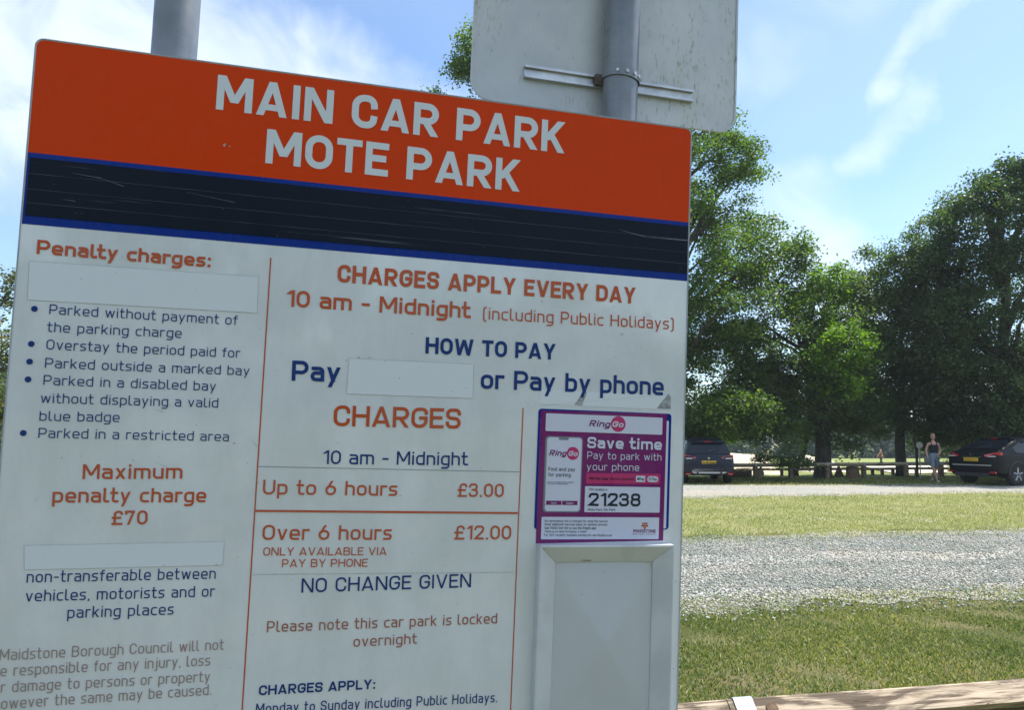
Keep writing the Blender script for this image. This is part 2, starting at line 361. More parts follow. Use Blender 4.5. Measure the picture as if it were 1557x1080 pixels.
TEXT=[
('MAIN CAR PARK',287.7,-82.7,931.0,-84.5,62.4,0.2,'w'),
('MOTE PARK',375.6,-168.5,843.9,-170.0,61.9,0.2,'w'),
('Penalty charges:',26.8,-362.4,297.2,-362.3,23.6,0.19,'o'),
('Parked without payment of',52.7,-460.6,346.3,-459.4,16.4,0.105,'n'),
('the parking charge',51.9,-490.0,257.7,-487.5,16.3,0.105,'n'),
('Overstay the period paid for',52.4,-518.9,354.4,-516.3,16.4,0.105,'n'),
('Parked outside a marked bay',52.7,-549.2,371.8,-546.3,16.3,0.105,'n'),
('Parked in a disabled bay',52.4,-577.2,318.6,-575.4,16.2,0.105,'n'),
('without displaying a valid',50.4,-606.7,323.9,-603.8,16.2,0.105,'n'),
('blue badge',50.9,-635.9,170.5,-633.9,15.9,0.105,'n'),
('Parked in a restricted area',51.3,-663.7,344.6,-660.9,16.1,0.105,'n'),
('Maximum',121.3,-729.3,274.2,-725.9,24.3,0.15,'o'),
('penalty charge',79.2,-768.1,314.3,-765.1,23.9,0.15,'o'),
('£70',169.9,-804.0,224.7,-802.7,23.3,0.15,'o'),
('non-transferable between',51.2,-895.9,337.8,-893.6,18.2,0.11,'n'),
('vehicles, motorists and or',51.8,-925.9,338.2,-923.3,18.2,0.11,'n'),
('parking places',114.5,-953.7,275.0,-951.8,18.1,0.11,'n'),
('Maidstone Borough Council will not',21.7,-1017.3,357.8,-1012.3,17.4,0.1,'b'),
('be responsible for any injury, loss',13.2,-1042.4,337.9,-1037.5,17.4,0.1,'b'),
('or damage to persons or property',15.8,-1067.5,339.6,-1064.2,17.3,0.1,'b'),
('however the same may be caused.',18.3,-1093.3,342.8,-1086.0,17.3,0.1,'b'),
('CHARGES APPLY EVERY DAY',511.5,-370.9,1088.1,-368.5,32.0,0.2,'o'),
('10 am - Midnight',425.9,-421.1,756.7,-419.7,29.5,0.17,'o'),
('(including Public Holidays)',782.0,-419.8,1171.8,-414.5,22.9,0.11,'o'),
('HOW TO PAY',676.4,-490.5,927.0,-488.5,30.4,0.2,'n'),
('Pay',442.7,-551.7,526.9,-550.4,35.6,0.18,'n'),
('or Pay by phone',782.9,-550.3,1153.7,-547.0,36.1,0.17,'n'),
('CHARGES',518.6,-628.8,748.2,-626.3,36.9,0.16,'o'),
('10 am - Midnight',504.1,-696.4,764.4,-693.2,24.2,0.13,'n'),
('Up to 6 hours',405.8,-750.7,637.7,-750.7,25.1,0.14,'o'),
('£3.00',748.3,-751.1,835.5,-750.6,24.8,0.14,'o'),
('Over 6 hours',409.6,-828.6,631.7,-829.0,25.5,0.14,'o'),
('£12.00',745.8,-828.8,853.0,-828.6,25.6,0.14,'o'),
('ONLY AVAILABLE VIA',412.7,-855.4,624.0,-856.0,14.0,0.13,'o'),
('PAY BY PHONE',445.0,-875.8,591.5,-876.1,14.0,0.13,'o'),
('NO CHANGE GIVEN',480.1,-919.7,780.8,-915.2,24.6,0.13,'n'),
('Please note this car park is locked',426.5,-985.6,832.9,-981.5,18.7,0.12,'b2'),
('overnight',574.2,-1015.1,685.6,-1013.3,18.3,0.12,'b2'),
('CHARGES APPLY:',419.5,-1090.9,616.3,-1089.0,16.5,0.19,'n'),
('Monday to Sunday including Public Holidays.',416.4,-1121.5,839.0,-1123.5,17.0,0.12,'n'),
]
STEXT=[
('Ring',999.1,-612.9,1043.7,-613.9,12.0,0.2,'p',0.28),
('Go',1046.3,-612.7,1071.0,-613.0,11.0,0.22,'W',0.2),
('Save time',996.7,-655.0,1152.4,-654.6,21.4,0.2,'W',0),
('Pay to park with',997.5,-675.4,1152.1,-675.8,13.8,0.11,'W',0),
('your phone',997.3,-697.2,1105.6,-696.7,13.8,0.11,'W',0),
('Ring',920.9,-671.1,956.2,-671.4,10.7,0.2,'p',0.28),
('Go',958.8,-670.8,978.6,-671.4,9.5,0.22,'W',0.2),
('Find and pay',920.6,-700.1,974.1,-699.9,6.9,0.12,'k',0),
('for parking',921.0,-710.3,965.3,-710.6,6.9,0.12,'k',0),
('Search for RingGo parking locations',920.0,-722.1,972.5,-722.1,2.3,0.14,'k',0),
('and start a parking session',920.1,-725.4,960.9,-725.3,2.3,0.14,'k',0),
('Log in',928.2,-761.8,938.9,-761.9,3.5,0.14,'W',0),
('Register',958.4,-762.0,973.1,-762.2,3.5,0.14,'W',0),
('Get the App',1003.3,-714.9,1041.1,-715.1,5.0,0.2,'k',0),
('Secure payment',1044.7,-715.1,1095.7,-715.0,5.1,0.14,'k',0),
('Pay',1106.8,-714.9,1117.0,-715.0,5.7,0.16,'k',0),
('G Pay',1126.5,-714.5,1143.9,-714.8,5.8,0.14,'k',0),
('This location is',1003.2,-735.8,1040.9,-736.1,4.5,0.13,'k',0),
('21238',1003.3,-765.5,1110.5,-765.4,25.0,0.18,'k',0),
('Mote Park Car Park',1002.5,-774.4,1058.7,-774.3,4.5,0.13,'k',0),
('No convenience fee is charged for using this service',917.1,-796.0,1043.5,-796.1,4.2,0.12,'k',0),
('Small additional fees may apply for optional services',917.0,-802.3,1043.1,-802.5,4.2,0.12,'k',0),
('Call 01622 260 160 or use the RingGo app',917.3,-809.1,1020.1,-809.2,4.2,0.14,'k',0),
('There is no need to display a ticket',917.6,-815.6,1001.0,-815.9,4.2,0.12,'k',0),
('For VAT receipts, business parking etc see RingGo.co.uk',917.2,-822.2,1053.4,-822.8,4.2,0.12,'k',0),
('MAIDSTONE',1097.1,-815.3,1144.5,-816.1,6.1,0.17,'p',0),
('Borough Council',1097.3,-819.5,1144.6,-820.0,2.5,0.16,'p',0),
]
BULLETS = [(30.5, -453.0), (30.2, -510.8), (29.8, -539.9), (29.7, -569.0), (29.1, -656.2)]
ORANGE_Y = [(1.0, -193.6), (1199.6, -194.5)]
DARK_Y = [(-0.0, -203.1), (1198.9, -200.7), (2.4, -302.2), (1198.6, -297.6)]
BLUE_Y = [(1.1, -315.1), (1197.2, -313.8)]
VL1 = [(395.1, -338.4), (394.6, -714.7), (392.2, -1113.4)]
VL2 = [(867.1, -583.6), (865.3, -780.4), (864.6, -1138.6)]
THIN = [(398.2, -702.7), (862.1, -703.4)]
THICK = [(395.7, -778.9), (862.1, -779.8)]
FAINT = [(393.0, -887.2), (859.7, -889.4)]
BLANK1 = [(17.4, -375.3), (376.4, -372.3), (378.0, -436.1), (19.2, -439.4)]
BLANK2 = [(540.0, -506.9), (767.6, -505.4), (769.2, -569.1), (538.8, -570.6)]
BLANK3 = [(43.7, -837.0), (347.9, -831.4), (348.3, -871.2), (46.5, -875.6)]
SBLUE = [(897.2, -583.1), (1172.3, -582.5), (1171.1, -809.8), (896.1, -808.9)]
SIN = [(902.1, -597.6), (1166.8, -610.4), (1164.1, -806.2), (901.2, -808.8)]
SP = [(901.6, -586.5), (1161.9, -583.7), (1160.8, -831.1), (901.4, -836.0)]
HEAD = [(912.0, -593.1), (1152.7, -591.3), (1152.4, -623.6), (912.7, -624.9)]
PHONE = [(914.5, -634.6), (987.9, -634.3), (987.2, -777.8), (912.6, -776.1)]
GO1 = [(1044.0, -607.4), (1074.5, -606.4), (1058.7, -592.7), (1059.7, -621.1)]
GO2 = [(956.0, -666.4), (980.8, -665.8), (968.0, -654.4), (968.8, -677.7)]
BAR = [(996.9, -702.8), (1151.6, -701.8), (1150.3, -721.3), (996.5, -722.8)]
B1 = [(1099.8, -706.5), (1118.8, -706.1), (1118.9, -718.1), (1099.8, -717.8)]
B2 = [(1123.8, -706.6), (1146.8, -706.5), (1146.5, -717.9), (1123.5, -718.0)]
LOCB = [(995.5, -728.4), (1151.5, -727.8), (1151.4, -776.7), (996.7, -777.2)]
BOT = [(910.9, -786.5), (1151.1, -787.2), (1150.7, -828.2), (912.0, -828.4)]
BT1 = [(918.4, -756.1), (948.9, -756.1), (948.9, -764.0), (918.4, -764.0)]
BT2 = [(950.3, -756.1), (981.1, -756.0), (981.1, -764.0), (950.3, -764.0)]
NOTCH = [(939.0, -635.2), (959.0, -634.9), (958.0, -641.0), (941.0, -641.2)]
CREST = [(1113.3, -795.0), (1128.7, -794.9), (1128.2, -809.9), (1114.1, -809.1)]
LIT = [(1162.1, -611.7), (1167.2, -611.9), (1163.9, -798.5), (1159.8, -798.5)]
TORN1 = [(988.6, -552.2), (978.1, -552.7), (965.4, -570.1), (971.3, -568.4)]
TORN2 = [(1163.4, -546.0), (1168.3, -553.1), (1169.1, -578.6), (1136.0, -578.1), (1143.5, -565.7)]
FRAME = [(903.5, -837.6), (1173.8, -834.6), (1174.3, -1155.2), (902.8, -1140.7)]
FIN = [(939.7, -869.6), (1138.6, -871.3), (1141.2, -1153.4), (941.9, -1142.8)]

# ---------------------------------------------------------------- ground
def ground_mat(name, greens, straw, dirt, dens):
    m = bpy.data.materials.new(name); m.use_nodes = True; T = NT(m.node_tree); b = m.node_tree.nodes['Principled BSDF']
    o = T.n('ShaderNodeTexCoord').outputs['Object']
    f1 = T.noise(o, 46, 6, .7); f2 = T.noise(T.mapping(o, (1, 1, 1), (0, 0, 0), (9, 4, 0)), 1.1, 5, .62, .4); f3 = T.noise(o, .35, 4, .6)
    f4 = T.noise(T.mapping(o, (1, 1, 1), (0, 0, 0), (2, 7, 3)), 140, 3, .7)
    c = T.mix(T.ss(f1, .35, .65), greens[0], greens[1])
    c = T.mix(T.m('MULTIPLY', T.ss(T.m('ADD', T.m('MULTIPLY', f1, .5), T.m('MULTIPLY', f2, .6)), .50, .66), dens), c, straw)
    c = T.mix(T.m('MULTIPLY', T.ss(f2, .56, .72), .75), c, dirt)
    c = T.mix(T.m('MULTIPLY', T.ss(f4, .52, .68), .35), c, (.05, .045, .02))
    T.l(c, b.inputs['Base Color']); b.inputs['Roughness'].default_value = .95; b.inputs['Specular IOR Level'].default_value = .15
    bn = T.n('ShaderNodeBump'); bn.inputs['Strength'].default_value = .8; bn.inputs['Distance'].default_value = .03
    T.l(T.m('ADD', f1, f4), bn.inputs['Height']); T.l(bn.outputs[0], b.inputs['Normal'])
    return m
m_grass = ground_mat('turf', ((.05, .07, .018), (.17, .18, .055)), (.34, .29, .14), (.24, .18, .11), .75)
m_dry = ground_mat('dry_turf', ((.26, .28, .10), (.34, .35, .14)), (.46, .43, .23), (.40, .36, .24), .8)
def gravel_mat():
    m = bpy.data.materials.new('gravel'); m.use_nodes = True; T = NT(m.node_tree); b = m.node_tree.nodes['Principled BSDF']
    o = T.n('ShaderNodeTexCoord').outputs['Object']
    v = T.n('ShaderNodeTexVoronoi'); v.inputs['Scale'].default_value = 34; T.l(o, v.inputs['Vector'])
    rgb = T.n('ShaderNodeSeparateColor'); T.l(v.outputs['Color'], rgb.inputs[0])
    c = T.mix(T.ss(rgb.outputs[0], .0, 1.0), (.20, .20, .185), (.60, .60, .55))
    c = T.mix(T.ss(v.outputs['Distance'], .35, .75, 0, .7), c, (.12, .12, .10))
    f2 = T.noise(o, .55, 5, .6, .5)
    c = T.mix(T.m('MULTIPLY', T.ss(f2, .42, .66), .55), c, (.40, .34, .25))
    f5 = T.noise(T.mapping(o, (.12, 1.5, 1), (0, 0, .07)), 1.6, 4, .6, .4)
    c = T.mix(T.m('MULTIPLY', T.ss(f5, .5, .68), .45), c, (.25, .235, .20))
    T.l(c, b.inputs['Base Color']); b.inputs['Roughness'].default_value = .85
    bn = T.n('ShaderNodeBump'); bn.inputs['Strength'].default_value = .9; bn.inputs['Distance'].default_value = .02; bn.invert = True
    T.l(v.outputs['Distance'], bn.inputs['Height']); T.l(bn.outputs[0], b.inputs['Normal'])
    return m
m_gravel = gravel_mat()
m_sand = pm('pale_earth', (.62, .54, .40), (.74, .66, .52), 3, .95, bump=.5, bdist=.04)

def sheet(name, x_of, ys, mat, zoff, n=80, kind='structure', label=None):
    V = []; F = []
    for j, Y in enumerate(ys):
        x0, x1 = x_of(Y)
        for i in range(n+1): V.append((x0+(x1-x0)*i/n, Y, gz_at(Y)+zoff))
    for j in range(len(ys)-1):
        for i in range(n): a = j*(n+1)+i; F.append((a, a+1, a+n+2, a+n+1))
    me = bpy.data.meshes.new(name); me.from_pydata(V, [], F); me.shade_smooth()
    o = link_mesh(name, me, None, mat); o['kind'] = kind
    return o
ys = [-60, -5, 0, 6, 12, 20, 26, 30, 32] + list(np.linspace(34, 76, 22)) + list(np.linspace(80, 150, 12)) + [200, 400, 1000, 2500]
sheet('ground', lambda Y: (-max(80, Y*1.2), max(80, Y*1.2)), ys, m_grass, 0, 8)
def edge_x(pl, x):                                    # polyline in (x, Y) sampled at x
    for (xa, ya), (xb, yb) in zip(pl, pl[1:]):
        if xa <= x <= xb: return ya+(yb-ya)*(x-xa)/(xb-xa)
    return pl[0][1] if x < pl[0][0] else pl[-1][1]
def band(name, near, far, mat, zoff, rag=.32, x0=-45, x1=36, n=800):
    near = sorted((p.x, p.y) for p in near); far = sorted((p.x, p.y) for p in far)
    def extend(pl):
        (xa, ya), (xb, yb) = pl[0], pl[-1]; s = (yb-ya)/(xb-xa)
        return [(x0-1, ya+s*(x0-1-xa))]+pl+[(x1+1, yb+s*(x1+1-xb))]
    near, far = extend(near), extend(far)
    V = []; F = []; R = lambda: rnd.uniform(-rag, rag)
    a = b = 0
    for i in range(n+1):
        x = x0+(x1-x0)*i/n
        a = a*.75+R()*.5; b = b*.75+R()*.5
        yn, yf = edge_x(near, x)+a+R()*.2, edge_x(far, x)+b+R()*.2
        yn += .14*math.sin(x*1.9+1)+.08*math.sin(x*4.7); yf += .14*math.sin(x*1.3)
        V += [(x, yn, zoff), (x, (yn+yf)/2, zoff), (x, yf, zoff)]
    for i in range(n): o = 3*i; F += [(o, o+3, o+4, o+1), (o+1, o+4, o+5, o+2)]
    me = bpy.data.meshes.new(name); me.from_pydata(V, [], F); o = link_mesh(name, me, None, mat); o['kind'] = 'structure'
    return near, far
n1, f1 = band('gravel_lane', [G(1037, 934), G(1300, 921), G(1557, 913)], [G(1037, 820), G(1300, 812), G(1557, 806)], m_gravel, .006, .22)
n2, f2 = band('dry_grass_strip', [G(1037, 818), G(1300, 810), G(1557, 804)], [G(1037, 757), G(1300, 752), G(1557, 748)], m_dry, .003, .2)
n3, f3 = band('gravel_driveway', [G(1037, 759), G(1300, 754), G(1557, 750)], [G(1037, 737.5), G(1300, 738), G(1557, 732)], m_gravel, .006, .3)

def scatter(name, cnt, region, kind, mat, label):
    """numpy scatter of tiny pieces. region(n) -> xy array"""
    P = region(cnt); n = len(P)
    if kind == 'stone':
        base = np.array([(1, 0, 0), (0, 1, 0), (-1, 0, 0), (0, -1, 0), (0, 0, .6), (0, 0, -.6)])
        fc = np.array([(0, 1, 4), (1, 2, 4), (2, 3, 4), (3, 0, 4), (1, 0, 5), (2, 1, 5), (3, 2, 5), (0, 3, 5)])
        s = rng.uniform(.006, .016, n)*np.where(rng.random(n) > .93, 1.5, 1)
        V = base[None]*(1+rng.uniform(-.35, .35, (n, 6, 3)))
        t = rng.uniform(0, 6.28, n); c, si = np.cos(t), np.sin(t)
        X = V[..., 0]*c[:, None]-V[..., 1]*si[:, None]; Yv = V[..., 0]*si[:, None]+V[..., 1]*c[:, None]
        V = np.stack([X, Yv*.8, V[..., 2]], -1)*s[:, None, None]; V[..., :2] += P[:, None]; V[..., 2] += .008+s[:, None]*.3
        k = 6
    else:                                             # blades: two crossing-free narrow triangles from one root
        h = rng.uniform(.5, 1.15, n)*kind; wd = h*.11+.0015; t = rng.uniform(0, 6.28, n)
        lean = rng.normal(0, .55, (n, 2))*h[:, None]
        d = np.stack([np.cos(t), np.sin(t)], -1)
        r0 = np.concatenate([P-d*wd[:, None], np.zeros((n, 1))], 1); r1 = np.concatenate([P+d*wd[:, None], np.zeros((n, 1))], 1)
        mid = np.concatenate([P+lean*.35, (h*.6)[:, None]], 1); tip = np.concatenate([P+lean, (h*.9)[:, None]], 1)
        m0 = mid.copy(); m0[:, :2] -= d*wd[:, None]*.7; m1 = mid; m1 = mid.copy(); m1[:, :2] += d*wd[:, None]*.7
        V = np.stack([r0, r1, m1, tip, m0], 1); fc = np.array([(0, 1, 2), (0, 2, 4), (4, 2, 3)]); k = 5
    F = (np.arange(n)[:, None, None]*k+fc[None]).reshape(-1, 3)
    me = bpy.data.meshes.new(name); V = V.reshape(-1, 3)
    me.vertices.add(len(V)); me.vertices.foreach_set('co', V.astype(np.float32).ravel())
    me.loops.add(F.size); me.loops.foreach_set('vertex_index', F.astype(np.int32).ravel())
    me.polygons.add(len(F)); me.polygons.foreach_set('loop_start', np.arange(0, F.size, 3, dtype=np.int32))
    me.update(calc_edges=True)
    o = link_mesh(name, me, None, mat); o['kind'] = 'stuff'; tag(o, label, 'gravel' if kind == 'stone' else 'grass'); return o
def wedge(y0f, y1f, k0, k1, pw=1.0):
    def r(n):
        Y = y0f+(y1f-y0f)*rng.random(n)**pw; X = Y*(k0+(k1-k0)*rng.random(n)); return np.stack([X, Y], -1)
    return r
def between(nr, fr, k0, k1, soft=.25):
    def r(n):
        k = k0+(k1-k0)*rng.random(n); a0 = np.array([p[0] for p in nr]); b0 = np.array([p[1] for p in nr]); a1 = np.array([p[0] for p in fr]); b1 = np.array([p[1] for p in fr])
        Y = np.full(n, b0.mean())
        u = rng.random(n)
        for _ in range(5): X = k*Y; Y = np.interp(X, a0, b0)*(1-u)+np.interp(X, a1, b1)*u
        Y += rng.normal(0, soft, n)
        return np.stack([k*Y, Y], -1)
    return r
def both(ra, rb, share):                              # same cover, thinner where the board hides it
    def r(n):
        return np.concatenate([ra(int(n*(1-share))), rb(int(n*share))])
    return r
def island_mat(name, cols, rough=.8, transl=0, spec=.3):
    m = bpy.data.materials.new(name); m.use_nodes = True; T = NT(m.node_tree); nt_ = m.node_tree; b = nt_.nodes['Principled BSDF']
    g = T.n('ShaderNodeNewGeometry'); cr = T.n('ShaderNodeValToRGB'); T.l(g.outputs['Random Per Island'], cr.inputs[0])
    e = cr.color_ramp.elements; e[0].color = (*cols[0], 1); e[1].color = (*cols[-1], 1)
    for i, c in enumerate(cols[1:-1]): q = e.new((i+1)/(len(cols)-1)); q.color = (*c, 1)
    o = T.n('ShaderNodeTexCoord').outputs['Object']
    c = cr.outputs[0]
    c = T.mix(T.ss(T.noise(o, .55 if transl else 1.3, 3, .5), .35, .65), T.mix(1.0, c, (.72, .80, .80), 'MULTIPLY'), c)
    T.l(c, b.inputs['Base Color']); b.inputs['Roughness'].default_value = rough; b.inputs['Specular IOR Level'].default_value = spec
    if transl:
        t = T.n('ShaderNodeBsdfTranslucent'); T.l(T.mix(1.0, c, (1.6, 1.75, .60), 'MULTIPLY'), t.inputs[0])
        mx = T.n('ShaderNodeMixShader'); mx.inputs[0].default_value = transl; T.l(b.outputs[0], mx.inputs[1]); T.l(t.outputs[0], mx.inputs[2])
        T.l(mx.outputs[0], nt_.nodes['Material Output'].inputs[0])
    return m
m_stone = island_mat('stone_chips', [(.07, .07, .06), (.42, .42, .37), (.20, .20, .18), (.70, .68, .60), (.50, .44, .33), (.30, .31, .28), (.60, .60, .54), (.12, .12, .10), (.36, .35, .30)], .8)
m_blade = island_mat('grass_blades', [(.08, .15, .025), (.13, .20, .035), (.46, .40, .20), (.045, .085, .015), (.26, .28, .09), (.60, .52, .30), (.10, .17, .03), (.34, .30, .13), (.19, .24, .05), (.055, .07, .02)], .7, .25)
m_blade2 = island_mat('pale_grass_blades', [(.24, .26, .09), (.40, .40, .19), (.32, .33, .13), (.50, .46, .26), (.20, .23, .07), (.46, .43, .24)], .7, .25)
def rutted(reg):                                      # stones pushed aside where wheels run
    def r(n):
        P = reg(n); f = np.sin(P[:, 1]*2.5-P[:, 0]*.18+.5*np.sin(P[:, 0]*.5))+.35*np.sin(P[:, 0]*1.7+P[:, 1]*3.3)
        return P[(f < .62) | (rng.random(n) < .35)]
    return r
scatter('gravel_stones', 92000, rutted(both(between(n1, f1, .14, .80), between(n1, f1, -.45, .14), .25)), 'stone', m_stone, 'loose grey and white stone chips on the wide gravel lane')
# patchy turf in front
def patchy(reg, keep):
    def r(n):
        P = reg(n); f = np.sin(P[:, 0]*2.3+np.sin(P[:, 1]*1.7)*1.6)*np.cos(P[:, 1]*2.9+np.sin(P[:, 0]*3.1))+np.sin(P[:, 0]*7.1+P[:, 1]*5.3)*.4
        return P[(f+rng.normal(0, .35, n)) < keep]
    return r
scatter('grass_blades', 165000, patchy(both(wedge(2.0, 7.7, .14, .85, .8), wedge(1.6, 7.9, -.5, .14, .8), .27), .6), .027, m_blade, 'short patchy grass in front of the gravel lane, with straw and bare spots')
scatter('pale_grass_blades', 62000, both(between(n2, f2, .14, .80, .3), between(n2, f2, -.45, .14, .3), .22), .045, m_blade2, 'dry yellowish mown grass between the two gravel bands')
scatter('verge_grass', 32000, both(wedge(26.4, 31.5, .18, .85), wedge(26.4, 31.5, -.3, .18), .2), .065, m_blade, 'longer green grass along the foot of the far rail fence')

scatter('edge_weeds', 9000, between(n1, [(x, y+.35) for x, y in n1], .0, .80, .28), .035, m_blade, 'sparse weeds creeping over the near edge of the gravel lane')
scatter('lane_weeds', 5000, between([(x, y-.5) for x, y in f1], [(x, y+.2) for x, y in f1], .0, .80, .35), .05, m_blade2, 'sparse pale grass tufts along the far edge of the gravel lane')
# pale track and far meadow
m_meadow = ground_mat('meadow', ((.20, .25, .07), (.27, .31, .09)), (.36, .36, .15), (.30, .28, .15), .5)
def poly_sheet(name, pts, mat, zoff):
    P = [G(*p) for p in pts]
    V = [(p.x, p.y, gz_at(p.y)+zoff) for p in P]; me = bpy.data.meshes.new(name); me.from_pydata(V, [], [tuple(range(len(V)))])
    bm = bmesh.new(); bm.from_mesh(me); bmesh.ops.triangulate(bm, faces=bm.faces)
    for _ in range(2): bmesh.ops.subdivide_edges(bm, edges=bm.edges, cuts=1, use_grid_fill=True)
    for v in bm.verts: v.co.z = gz_at(v.co.y)+zoff
    bm.to_mesh(me); bm.free()
    if me.polygons[0].normal.z < 0: me.flip_normals()
    o = link_mesh(name, me, None, mat); o['kind'] = 'structure'
sheet('meadow', lambda Y: (-8, 95), list(np.linspace(31, 76, 24))+list(np.linspace(80, 160, 12)), m_meadow, .012, 8)
poly_sheet('earth_path', [(1200, 706.5), (1255, 706.5), (1290, 705.6), (1330, 705), (1375, 704.5), (1440, 704.5), (1440, 721), (1400, 722), (1362, 722), (1335, 717), (1318, 711.5), (1290, 709), (1255, 711), (1200, 712)], m_sand, .05)
# ---------------------------------------------------------------- vegetation
m_bark = pm('bark', (.035, .03, .024), (.085, .075, .06), 6, .95, bump=.9, stretch=(1, 1, .25), bdist=.04)
def leaf_cloud(centres, radii, counts, size, flat=.65, droop=.25):
    """numpy leaves round cluster centres -> verts (n*4,3)"""
    c = np.repeat(centres, counts, 0); r = np.repeat(radii, counts, 0); n = len(c)
    g = rng.normal(0, .5, (n, 3)); g[:, 2] *= flat
    ln = np.linalg.norm(g, axis=1, keepdims=True); g *= np.minimum(1, 1.25/np.maximum(ln, 1e-6))
    P = c+g*r[:, None]; P[:, 2] -= droop*r*(g[:, 0]**2+g[:, 1]**2)
    nrm = rng.normal(0, .55, (n, 3)); nrm[:, 2] += .75; nrm /= np.linalg.norm(nrm, axis=1, keepdims=True)
    t = rng.normal(0, 1, (n, 3)); t -= nrm*(t*nrm).sum(1, keepdims=True); t /= np.linalg.norm(t, axis=1, keepdims=True)
    b = np.cross(nrm, t); s = (size*rng.uniform(.6, 1.3, n))[:, None]
    return np.stack([P-t*s*.5, P-b*s*.34+nrm*s*.05, P+t*s*.5, P+b*s*.34+nrm*s*.05], 1)
def leaves_obj(name, V, mat, parent):
    n = len(V); me = bpy.data.meshes.new(name)
    me.vertices.add(n*4); me.vertices.foreach_set('co', V.astype(np.float32).ravel())
    me.loops.add(n*4); me.loops.foreach_set('vertex_index', np.arange(n*4, dtype=np.int32))
    me.polygons.add(n); me.polygons.foreach_set('loop_start', np.arange(0, n*4, 4, dtype=np.int32)); me.update(calc_edges=True)
    return link_mesh(name, me, parent, mat)
def lobe_clusters(ctr, R, n, cr, shell=.5, up=0.0):
    d = rng.normal(0, 1, (n, 3)); d /= np.linalg.norm(d, axis=1, keepdims=True)
    q = shell+(1-shell)*rng.random(n)**.6
    return np.array(ctr)+d*np.array(R)*q[:, None], cr*rng.uniform(.6, 1.25, n)
NLEAF = [0]
def tree(name, label, base, fork, trunk_r, lobes, mat, leaf=.13, per=90, cr=.62, limbs=26, group=None, cat='tree', shell=.58, lean=(0, 0), seed=1, dens=1.0):
    """lobes: (centre, radii, clusters)"""
    root = empty(name, base, label=label, cat=cat, group=group)
    B = Vector(base); R = random.Random(seed)
    CC = []; RR = []
    for c, r, n in lobes:
        a, b = lobe_clusters(c, r, int(n*dens), cr, shell); CC.append(a); RR.append(b)
    CC = np.concatenate(CC); RR = np.concatenate(RR)
    CC[:, 2] = np.maximum(CC[:, 2], base[2]+.7)
    cnt = (per*rng.uniform(.4, 1.5, len(CC))*(RR/cr)**1.5).astype(int)
    V = leaf_cloud(CC, RR, cnt, leaf); NLEAF[0] += len(V)
    # trunk and limbs
    mb = MB(); F = Vector(fork)
    trunk = [B+Vector((0, 0, -.15)), B+Vector((0, 0, .25)), B.lerp(F, .45)+Vector((R.uniform(-.1, .1), 0, 0)), F]
    mb.tube([p-B for p in trunk], [trunk_r*1.45, trunk_r*1.12, trunk_r, trunk_r*.85], 14)
    tb = mb.build('trunk', m_bark, root, smooth=True)
    lm = MB(); idx = list(range(len(CC))); R.shuffle(idx)
    cen = Vector(CC.mean(0)); anchors = [F]
    top = Vector((cen.x, cen.y, F.z+(np.percentile(CC[:, 2], 88)-F.z)*.86)); lead = [F.lerp(top, k/5)+Vector((R.uniform(-.25, .25), R.uniform(-.25, .25), 0))*(1 if k else 0) for k in range(6)]
    lm.tube([p-B for p in lead], [trunk_r*.8*(1-k/6.2) for k in range(6)], 9)
    for k, i in enumerate(idx[:limbs]):
        e = Vector(CC[i]); a = lead[min(4, max(0, int((e.z-F.z)/(max(.5, top.z-F.z))*4-.6)))]
        L = (e-a).length; mids = []
        for q in (.0, .3, .6, .85, 1.0):
            p = a.lerp(e, q)+Vector((0, 0, math.sin(q*3.14)*L*.10))+Vector([R.uniform(-1, 1)*L*.035 for _ in range(3)])*(0 < q < 1)
            mids.append(p-B)
        r0 = trunk_r*.42*min(1, L/4)
        lm.tube(mids, [r0, r0*.7, r0*.45, r0*.28, r0*.12], 6)
        for j in range(2):
            s_ = mids[2+j]; e2 = Vector(CC[idx[(limbs+k*2+j) % len(idx)]])-B
            if (e2-s_).length < L*.38: lm.tube([s_, s_.lerp(e2, .5)+Vector((0, 0, .1)), e2], [r0*.4, r0*.2, r0*.08], 5)
    lm.build('limbs', m_bark, root, smooth=True)
    V = V-np.array(base)
    leaves_obj('crown', V, mat, root)
    return root
def lob(px, py, Y, rpx, n, ry=None, rz=None):
    p = at(px, py, Y); k = Y/1200; return ((p.x, p.y, p.z), (rpx*k, (ry or rpx*1.15)*k, (rz or rpx)*k), n)
L_map = island_mat('broad_leaves', [(.065, .125, .03), (.09, .16, .035), (.15, .19, .05), (.05, .105, .035), (.11, .18, .04)], .5, .55, .5)
L_lime = island_mat('lime_leaves', [(.11, .21, .015), (.15, .26, .02), (.08, .16, .015), (.19, .28, .03)], .5, .5, .5)
L_oliv = island_mat('olive_leaves', [(.070, .125, .045), (.10, .16, .05), (.05, .10, .038), (.15, .17, .065)], .5, .55, .5)
L_dark = island_mat('dark_leaves', [(.045, .085, .034), (.055, .105, .040), (.09, .13, .05), (.045, .08, .040)], .45, .42, .5)
L_far = island_mat('distant_leaves', [(.11, .16, .13), (.13, .18, .15), (.09, .14, .12)], .8, .2, .2)  # bluish haze of distance mixed into the leaf colour
L_shr = island_mat('shrub_leaves', [(.075, .14, .035), (.11, .18, .045), (.06, .12, .035), (.17, .18, .09)], .5, .5, .5)

